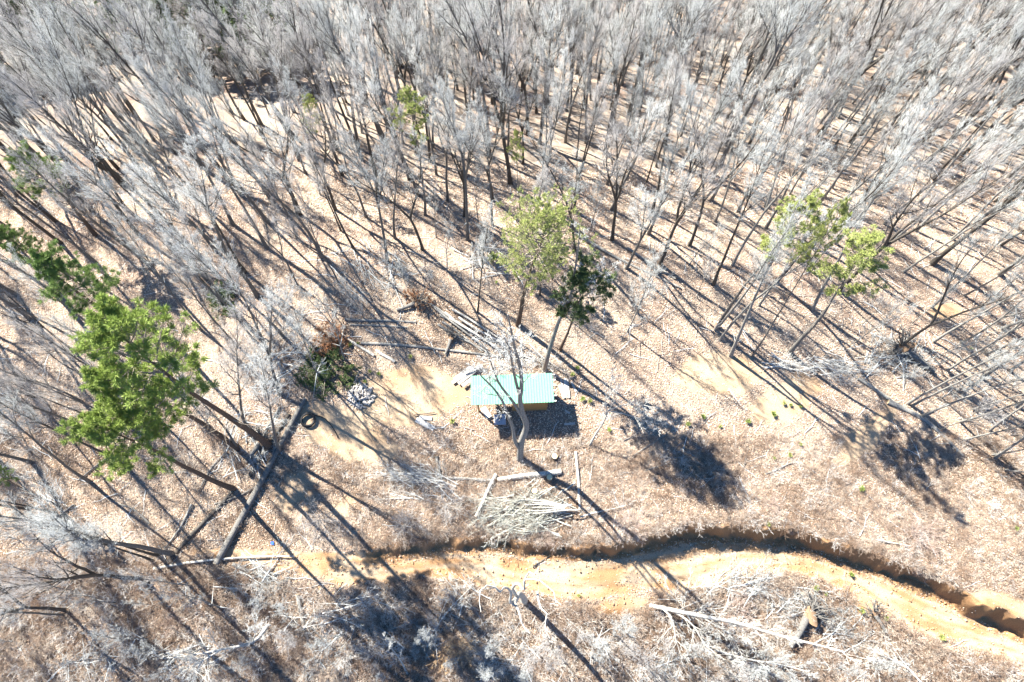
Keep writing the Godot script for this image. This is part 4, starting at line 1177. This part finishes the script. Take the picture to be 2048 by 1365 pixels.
	for k in 120:
		var q := Vector2(g.randf_range(-1, 1), g.randf_range(-1, 1))
		while q.length() > 1.0: q = Vector2(g.randf_range(-1, 1), g.randf_range(-1, 1))
		var o := part("firewood_log", fw[k % 3], self)
		var p := c0 + Vector2(q.x * 0.95, q.y * 0.9)
		o.position = at2(p, 0.07 + 0.5 * (1.0 - q.length()) * float(k) / 120.0)
		o.basis = Basis(Vector3.UP, g.randf() * TAU) * Basis(Vector3.FORWARD, g.randf_range(-0.35, 0.35))
		tag(o, "grey split log in the firewood heap beside the cut evergreen boughs", "firewood", "split logs of the firewood heap")
	# overturned root plates
	for e in [[Vector2(-7.37, -23.41), "upturned root plate with brown soil on the leaf slope", 0.75, 0.3], [Vector2(-4.62, -20.47), "small upturned root plate beside the pole pile", 0.6, 1.2], [Vector2(29.54, -19.52), "large upturned root plate with pale roots above the second clearing", 1.2, 2.4], [Vector2(20.07, -0.94), "upturned stump with pale roots over a pit below the track", 1.1, 0.9], [Vector2(24.48, -1.06), "small upturned stump at the track's lower edge", 0.6, 2.0], [Vector2(-17.93, -12.47), "upturned dark roots at the pines' feet", 0.8, 1.0]]:
		var t := thing("root_plate", e[1], "root plate", at2(e[0]))
		t.rotation.y = e[3]
		var b := Buf.new()
		var s: float = e[2]
		var ring := PackedVector3Array([Vector3(-0.35, 0.55, 0) * s, Vector3(-0.15, 0.55, 0) * s, Vector3(0.1, 0.6, 0) * s, Vector3(0.35, 0.6, 0) * s])
		b.tube(ring, PackedFloat32Array([0.2 * s, 0.38 * s, 0.4 * s, 0.15 * s]), 13, true)
		for i in b.v.size(): b.v[i] += Vector3(n_fine.get_noise_3dv(b.v[i] * 1.7) * 0.35, n_fine.get_noise_3dv(b.v[i] * 1.3 + Vector3.ONE * 9) * 0.9, n_fine.get_noise_3dv(b.v[i] * 1.3 + Vector3.ONE * 23) * 0.9) * s
		part("soil_plate", b.mesh(M.soil), t)
		var rb := Buf.new()
		for k in 28:
			var d := off_axis(Vector3.RIGHT, g.randf_range(0.5, 1.5), g.randf() * TAU)
			d.y = d.y if d.y > -0.3 else -d.y
			var p := Vector3(0.1, 0.55, 0) * s + d * 0.35 * s
			stem(rb, PackedVector3Array([p, p + d * 0.5 * s, p + d * 0.8 * s + rv(g) * 0.3 * s, p + d * 1.05 * s + rv(g) * 0.55 * s]), 0.045 * s, 0.012, 5)
		part("roots", rb.mesh(M.bark_grey), t)
		var tb := Buf.new()
		tb.tube(PackedVector3Array([Vector3(-0.2, 0.5, 0) * s, Vector3(-1.2, 0.42, 0.1) * s, Vector3(-2.2, 0.25, 0.1) * s]), PackedFloat32Array([0.26 * s, 0.19 * s, 0.15 * s]), 9, true)
		part("trunk", tb.mesh(M.bark_grey), t)

func board(called: String, label: String, a: Vector2, c: Vector2, w: float, th: float, m: Material, lift: float, group := "", tilt := 0.0) -> MeshInstance3D:
	var p0 := at2(a, lift + th * 0.5 + 0.03)
	var p1 := at2(c, lift + th * 0.5 + 0.03)
	var d := p1 - p0
	var b := Buf.new()
	b.box(Vector3.ZERO, Vector3(d.length(), th, w))
	var x := d.normalized()
	var z := x.cross(Vector3.UP).normalized()
	var y := z.cross(x)
	var o := part(called, b.mesh(m), self)
	o.basis = Basis(x, y, z) * Basis(Vector3.RIGHT, tilt)
	o.position = (p0 + p1) * 0.5
	tag(o, label, "board", group)
	return o

func shed() -> void:
	var FL := Vector3(-2.91, 2.70, -14.43)
	var FR := Vector3(2.92, 2.70, -14.64)
	var BR := Vector3(2.85, 2.30, -16.86)
	var c := Vector3((FL.x + FR.x) * 0.5, 0, (FL.z + BR.z) * 0.5)
	var t := thing("shed", "small open-sided shed with a green ribbed metal roof", "shed", Vector3(c.x, ground(c.x, c.z), c.z))
	t.rotation.y = atan2(-(FR.z - FL.z), FR.x - FL.x) * 0.6 + 0.015
	var W := 5.8
	var D := 2.3
	var pitch := atan2(0.4, D)
	# roof, front edge high: panels run front to back
	var roof := Node3D.new()
	roof.name = "roof"
	t.add_child(roof)
	roof.position = Vector3(0, 2.52, 0)
	roof.rotation.x = -pitch
	var np := 6
	var pw := W / np
	for k in np:
		var b := Buf.new()
		var prof := []
		var pitch_n := 5
		for i in pitch_n:
			var x0 := pw * i / pitch_n
			var s := pw / pitch_n
			prof.append(Vector2(x0, 0)); prof.append(Vector2(x0 + s * 0.52, 0)); prof.append(Vector2(x0 + s * 0.64, 0.028)); prof.append(Vector2(x0 + s * 0.84, 0.028)); 
		prof.append(Vector2(pw + 0.004, 0))
		var hz := D * 0.5 / cos(pitch)
		var x0 := -W * 0.5 + pw * k
		var dz := 0.0
		for i in prof.size() - 1:
			var p: Vector2 = prof[i]
			var q: Vector2 = prof[i + 1]
			b.quad(Vector3(x0 + p.x, p.y, -hz), Vector3(x0 + q.x, q.y, -hz), Vector3(x0 + q.x, q.y, hz + dz), Vector3(x0 + p.x, p.y, hz + dz))
			b.quad(Vector3(x0 + p.x, p.y - 0.006, hz + dz), Vector3(x0 + q.x, q.y - 0.006, hz + dz), Vector3(x0 + q.x, q.y - 0.006, -hz), Vector3(x0 + p.x, p.y - 0.006, -hz))
			b.quad(Vector3(x0 + p.x, p.y, hz + dz), Vector3(x0 + q.x, q.y, hz + dz), Vector3(x0 + q.x, q.y - 0.006, hz + dz), Vector3(x0 + p.x, p.y - 0.006, hz + dz))
		var rp := part("roof_panel", b.mesh(M.roof), roof)
		rp.position.y = 0.002 * (k % 2)
	for k in 6:
		var b := Buf.new()
		var zz := lerpf(-D * 0.5 + 0.1, D * 0.5 - 0.12, k / 5.0)
		b.box(Vector3(0.1, -0.035, zz / cos(pitch)), Vector3(W + 0.16 + 0.06 * sin(k * 2.1), 0.045, 0.09))
		part("purlin", b.mesh(M.board_white), roof)
	for k in 4:
		var b := Buf.new()
		b.box(Vector3(lerpf(-W * 0.5 + 0.4, W * 0.5 - 0.5, k / 3.0), -0.13, 0), Vector3(0.05, 0.14, D * 0.98))
		part("rafter", b.mesh(M.board_tan), roof)
	# posts
	for k in 4:
		for s in [-1, 1]:
			var b := Buf.new()
			var x := lerpf(-W * 0.5 + 0.45, W * 0.5 - 0.55, k / 3.0)
			var z := 0.78 if s > 0 else -0.95
			var top := 2.52 + z * tan(pitch) - 0.21
			b.box(Vector3(x, (top - 0.3) * 0.5, z), Vector3(0.1, top + 0.3, 0.1))
			part("post", b.mesh(M.board_tan), t)
	# board wall round the closed right half
	var wall := Node3D.new()
	wall.name = "wall"
	t.add_child(wall)
	var x := 0.0
	while x < W * 0.5 - 0.5:
		var b := Buf.new()
		var top := 2.52 + 0.86 * tan(pitch) - 0.13
		b.box(Vector3(x + 0.07, top * 0.5 - 0.06, 0.86 + 0.004 * sin(x * 40.0)), Vector3(0.134, top + 0.12, 0.022))
		part("wall_board", b.mesh(M.board_tan), wall)
		b = Buf.new()
		var tb := 2.52 - 1.02 * tan(pitch) - 0.12
		b.box(Vector3(x + 0.07, tb * 0.5 - 0.06, -1.02), Vector3(0.134, tb + 0.12, 0.022))
		part("wall_board", b.mesh(M.board_tan), wall)
		x += 0.14
	var z := -0.98
	while z < 0.7:
		var b := Buf.new()
		var top := 2.52 + z * tan(pitch) - 0.14
		b.box(Vector3(W * 0.5 - 0.49, top * 0.5 - 0.06, z + 0.07), Vector3(0.022, top + 0.12, 0.134))
		part("wall_board", b.mesh(M.board_tan), wall)
		z += 0.14
	# timber and junk round the shed
	board("plank", "wide white plank leaning out from under the shed's open side", Vector2(-2.13, -14.98), Vector2(-1.64, -14.22), 0.42, 0.05, M.board_white, 0.25)
	var pl := thing("wooden_pallet", "blue-grey wooden pallet with a round hole in front of the shed", "pallet", at2(Vector2(-0.87, -14.07)))
	pl.rotation.y = 0.03
	for k in 8:
		var b := Buf.new()
		b.box(Vector3(-0.37 + k * 0.105, 0.32, 0), Vector3(0.094, 0.022, 0.78))
		part("slat", b.mesh(M.pallet), pl)
	for k in 3:
		var b := Buf.new()
		b.box(Vector3(0, 0.262, -0.34 + k * 0.34), Vector3(0.84, 0.09, 0.07))
		part("runner", b.mesh(M.board_grey), pl)
	for sx in [-1, 1]:
		for sz in [-1, 1]:
			var b := Buf.new()
			b.box(Vector3(sx * 0.36, 0.08, sz * 0.33), Vector3(0.09, 0.27, 0.09))
			part("block", b.mesh(M.board_grey), pl)
	var tm := TorusMesh.new()
	tm.inner_radius = 0.04
	tm.outer_radius = 0.085
	tm.rings = 16
	tm.ring_segments = 6
	var ring := part("ring", tm, pl, M.black)
	ring.position = Vector3(0.05, 0.345, -0.08)
	var sb := Buf.new()
	sb.box(Vector3(-0.05, 0.341, -0.02), Vector3(0.03, 0.02, 0.42))
	sb.box(Vector3(-0.03, 0.341, -0.18), Vector3(0.26, 0.02, 0.03), Basis(Vector3.UP, 0.05))
	part("strap", sb.mesh(M.board_dark), pl)
	# lumber behind the shed
	var LA := [Vector2(-4.33, -17.23), Vector2(-4.17, -17.08), Vector2(-4.43, -16.92), Vector2(-3.98, -16.84), Vector2(-3.81, -17.31), Vector2(-3.68, -16.64), Vector2(-3.52, -17.63)]
	var LB := [Vector2(-3.16, -18.23), Vector2(-2.85, -18.11), Vector2(-3.15, -17.87), Vector2(-2.77, -17.83), Vector2(-2.48, -18.19), Vector2(-2.95, -17.23), Vector2(-2.22, -18.23)]
	for i in LA.size():
		board("lumber_board", "white board in the lumber heap at the shed's open end", LA[i], LB[i], 0.24, 0.04, M.board_white if i % 3 else M.board_grey, 0.05 + 0.045 * i, "boards of the lumber heap")
	var RA := [Vector2(3.62, -17.23), Vector2(3.96, -17.31), Vector2(4.10, -17.27), Vector2(3.53, -16.76), Vector2(4.40, -17.04)]
	var RB := [Vector2(4.02, -15.86), Vector2(3.99, -16.06), Vector2(4.21, -15.79), Vector2(3.84, -15.75), Vector2(4.74, -16.25)]
	for i in RA.size():
		board("plank", "pale plank lying beside the shed's closed end", RA[i], RB[i], 0.16 + 0.05 * (i % 2), 0.04, M.board_white if i % 2 else M.board_grey, 0.02 + 0.02 * i, "planks beside the shed's closed end")
	board("plank", "grey plank in the shed's shadow", Vector2(3.78, -13.77), Vector2(4.58, -13.84), 0.16, 0.05, M.board_grey, 0.03)
	board("plank", "short grey plank at the shadow's edge", Vector2(3.88, -14.83), Vector2(4.24, -14.60), 0.14, 0.05, M.board_grey, 0.03)
	board("plank", "wide white board lying on the sandy clearing", Vector2(-6.99, -14.14), Vector2(-5.65, -13.47), 0.38, 0.03, M.board_white, 0.0)
	board("plank", "white board beside the wide one on the sandy clearing", Vector2(-6.78, -14.29), Vector2(-5.83, -14.22), 0.3, 0.03, M.board_white, 0.035)
	board("bar", "thin dark bar lying on the sandy clearing", Vector2(-7.15, -14.45), Vector2(-5.63, -14.64), 0.06, 0.05, M.board_dark, 0.08)
	for k in 6:
		var a: Vector2 = Vector2(0.90, -8.31) + Vector2(0.5 * (k % 2), 0.2 * k)
		log_thing("cut_pole", "pale cut pole lying on the brush heap", a, a + Vector2(2.3 + 0.4 * (k % 3), 0.3 - 0.11 * k), 0.035, 0.06, M.bark_white, 0.6 + 0.03 * k, "cut poles on the brush heap", 0.05 * sin(k * 2.0), 70 + k, 2)
	# coil of black pipe
	var coil := thing("pipe_coil", "coil of black corrugated pipe beside the long grey log", "pipe", at2(Vector2(-14.81, -14.07)))
	var b := Buf.new()
	var pts := PackedVector3Array()
	var rad := PackedFloat32Array()
	for k in 120:
		var f := k / 119.0
		var a := f * TAU * 4.0
		var rr := 0.47 + 0.05 * sin(f * 19.0)
		pts.append(Vector3(cos(a) * rr, 0.09 + f * 0.24, sin(a) * rr))
		rad.append(0.055 if k % 2 else 0.047)
	b.tube(pts, rad, 7, true)
	part("pipe", b.mesh(M.black), coil)
	b = Buf.new()
	stem(b, PackedVector3Array([Vector3(0.3, 0.08, -0.4), Vector3(1.1, 0.08, -0.2), Vector3(1.8, 0.08, 0.5), Vector3(2.3, 0.08, 1.3)]), 0.03, 0.03, 6)
	b.v.size()
	part("loose_end", b.mesh(M.black), coil)
	# blue scrap
	b = Buf.new()
	b.quad(Vector3(-0.1, 0.1, -0.1), Vector3(0.1, 0.14, -0.08), Vector3(0.1, 0.1, 0.12), Vector3(-0.08, 0.12, 0.1))
	b.box(Vector3(0, 0.09, 0), Vector3(0.16, 0.05, 0.18))
	var o := part("blue_scrap", b.mesh(M.blue), self)
	o.position = at2(Vector2(-16.25, -5.46))
	tag(o, "small bright blue scrap lying in the pine shade", "litter")

func seedlings() -> void:
	var g := RandomNumberGenerator.new()
	g.seed = 66
	var ms := []
	for k in 2:
		var b := Buf.new()
		var tf := []
		for i in 9:
			var d := off_axis(Vector3.UP, g.randf_range(0.2, 1.3), i * 2.4)
			tf.append([Vector3(0, 0.1 + 0.03 * i, 0) + d * 0.2, d])
		tf.append([Vector3(0, 0.4, 0), Vector3.UP])
		needles(b, g, tf, 16, 0.2, 0.022, 1.0)
		var sb := Buf.new()
		sb.tube(PackedVector3Array([Vector3(0, -0.1, 0), Vector3(0.01, 0.42, 0)]), PackedFloat32Array([0.015, 0.008]), 5)
		ms.append([sb.mesh(M.pine_limb), b.mesh(M.needle_yellow if k == 0 else M.needle_bright)])
	var pts := [Vector2(-4.33, -13.96), Vector2(-9.94, -17.61), Vector2(-10.63, -17.81), Vector2(-10.94, -17.02), Vector2(-12.32, -19.95), Vector2(-11.69, -20.11), Vector2(-7.63, -18.98), Vector2(4.92, -18.11), Vector2(4.52, -17.55), Vector2(5.20, -15.67), Vector2(5.74, -15.48), Vector2(7.02, -13.32), Vector2(19.93, -15.33), Vector2(20.39, -15.19), Vector2(21.11, -15.08), Vector2(17.12, -13.95), Vector2(15.08, -13.58), Vector2(13.89, -14.33), Vector2(12.74, -13.77), Vector2(19.01, -14.51), Vector2(19.75, -11.49), Vector2(18.65, -11.27), Vector2(17.52, -6.69), Vector2(23.46, -3.58), Vector2(21.49, -2.34), Vector2(20.84, -2.66), Vector2(23.79, -1.25), Vector2(25.23, -0.74), Vector2(28.72, 0.40), Vector2(4.50, -2.16), Vector2(-1.57, -27.38), Vector2(-1.23, -25.37), Vector2(34.94, -19.73), Vector2(24.33, -9.07), Vector2(20.67, -12.29), Vector2(34.37, -6.41)]
	for i in pts.size():
		var t := thing("pine_seedling", "small yellow-green pine seedling on open ground", "seedling", at2(pts[i]), "pine seedlings on open ground")
		t.rotation.y = g.randf() * TAU
		t.scale = Vector3.ONE * g.randf_range(0.45, 0.9) * (2.4 if i == 30 else 1.0)
		var pr: Array = ms[i % 2]
		part("stem", pr[0], t)
		part("needles", pr[1], t)

# ---------------------------------------------------------------- scene
func _ready() -> void:
	var cam := Camera3D.new()
	cam.name = "camera"
	cam.position = Vector3(0, 48, 0)
	cam.rotation_degrees = Vector3(-67, 0, 0)
	cam.fov = 53.13
	cam.near = 0.1
	cam.far = 2000.0
	add_child(cam)
	cam.current = true
	var we := WorldEnvironment.new()
	we.name = "world_environment"
	var env := Environment.new()
	env.background_mode = Environment.BG_SKY
	var sky := Sky.new()
	var sm := ProceduralSkyMaterial.new()
	sm.sky_top_color = Color(0.26, 0.48, 0.74)
	sm.sky_horizon_color = Color(0.64, 0.76, 0.86)
	sm.ground_horizon_color = Color(0.62, 0.70, 0.78)
	sm.ground_bottom_color = Color(0.35, 0.30, 0.25)
	sm.sky_curve = 0.15
	sm.sun_angle_max = 0.0
	sky.sky_material = sm
	env.sky = sky
	env.background_energy_multiplier = 0.42
	env.tonemap_mode = Environment.TONE_MAPPER_LINEAR
	env.tonemap_exposure = 5.0
	env.sdfgi_enabled = true
	env.ssao_enabled = true
	env.ssil_enabled = true
	we.environment = env
	add_child(we)
	var sun := DirectionalLight3D.new()
	sun.name = "sun"
	sun.light_energy = 1.6
	sun.light_color = Color(1.0, 0.985, 0.94)
	sun.light_angular_distance = 0.5
	sun.shadow_enabled = true
	add_child(sun)
	sun.look_at_from_position(Vector3.ZERO, Vector3(0.745, -0.99, 0.667))

	n_patch.seed = 5
	n_patch.frequency = 0.14
	n_patch.fractal_octaves = 3
	n_fine.seed = 9
	n_fine.frequency = 0.55
	n_fine.fractal_octaves = 4
	# centre, half width, half depth, turn, strength
	patches = [[Vector2(-7.71, -15.86), 5.4, 2.9, 0.1, 1.0], [Vector2(-11.70, -13.02), 4.6, 2.2, -0.5, 1.0], [Vector2(-4.58, -16.06), 2.0, 1.4, 0, 0.9], [Vector2(15.55, -17.78), 4.2, 2.0, 0.1, 1.0], [Vector2(20.48, -15.83), 4.4, 1.8, 0.5, 0.85], [Vector2(25.45, -13.01), 4.0, 1.3, 0.7, 0.8],
		[Vector2(-14.78, -8.73), 2.2, 2.0, 0, 0.6], [Vector2(-11.20, -7.70), 2.0, 1.4, 0, 0.5], [Vector2(31.70, -1.57), 3.4, 1.1, -0.1, 1.0], [Vector2(7.62, -1.61), 2.6, 0.8, 0.1, 0.8], [Vector2(-17.02, -4.88), 2.6, 0.8, 0, 0.6], [Vector2(23.73, -1.32), 2.0, 0.9, 0.6, 0.8],
		[Vector2(-24.53, -31.78), 2.0, 1.2, 0, 0.5], [Vector2(17.23, -34.11), 2.0, 1.0, 0, 0.5], [Vector2(33.82, -23.08), 1.6, 1.0, 0, 0.8]]
	make_materials()
	make_ground()
	make_protos()
	hero_trees()
	conifers()
	special_trees()
	forest()
	shed()
	logs()
	piles()
	seedlings()
	undergrowth()
	leaf_litter()
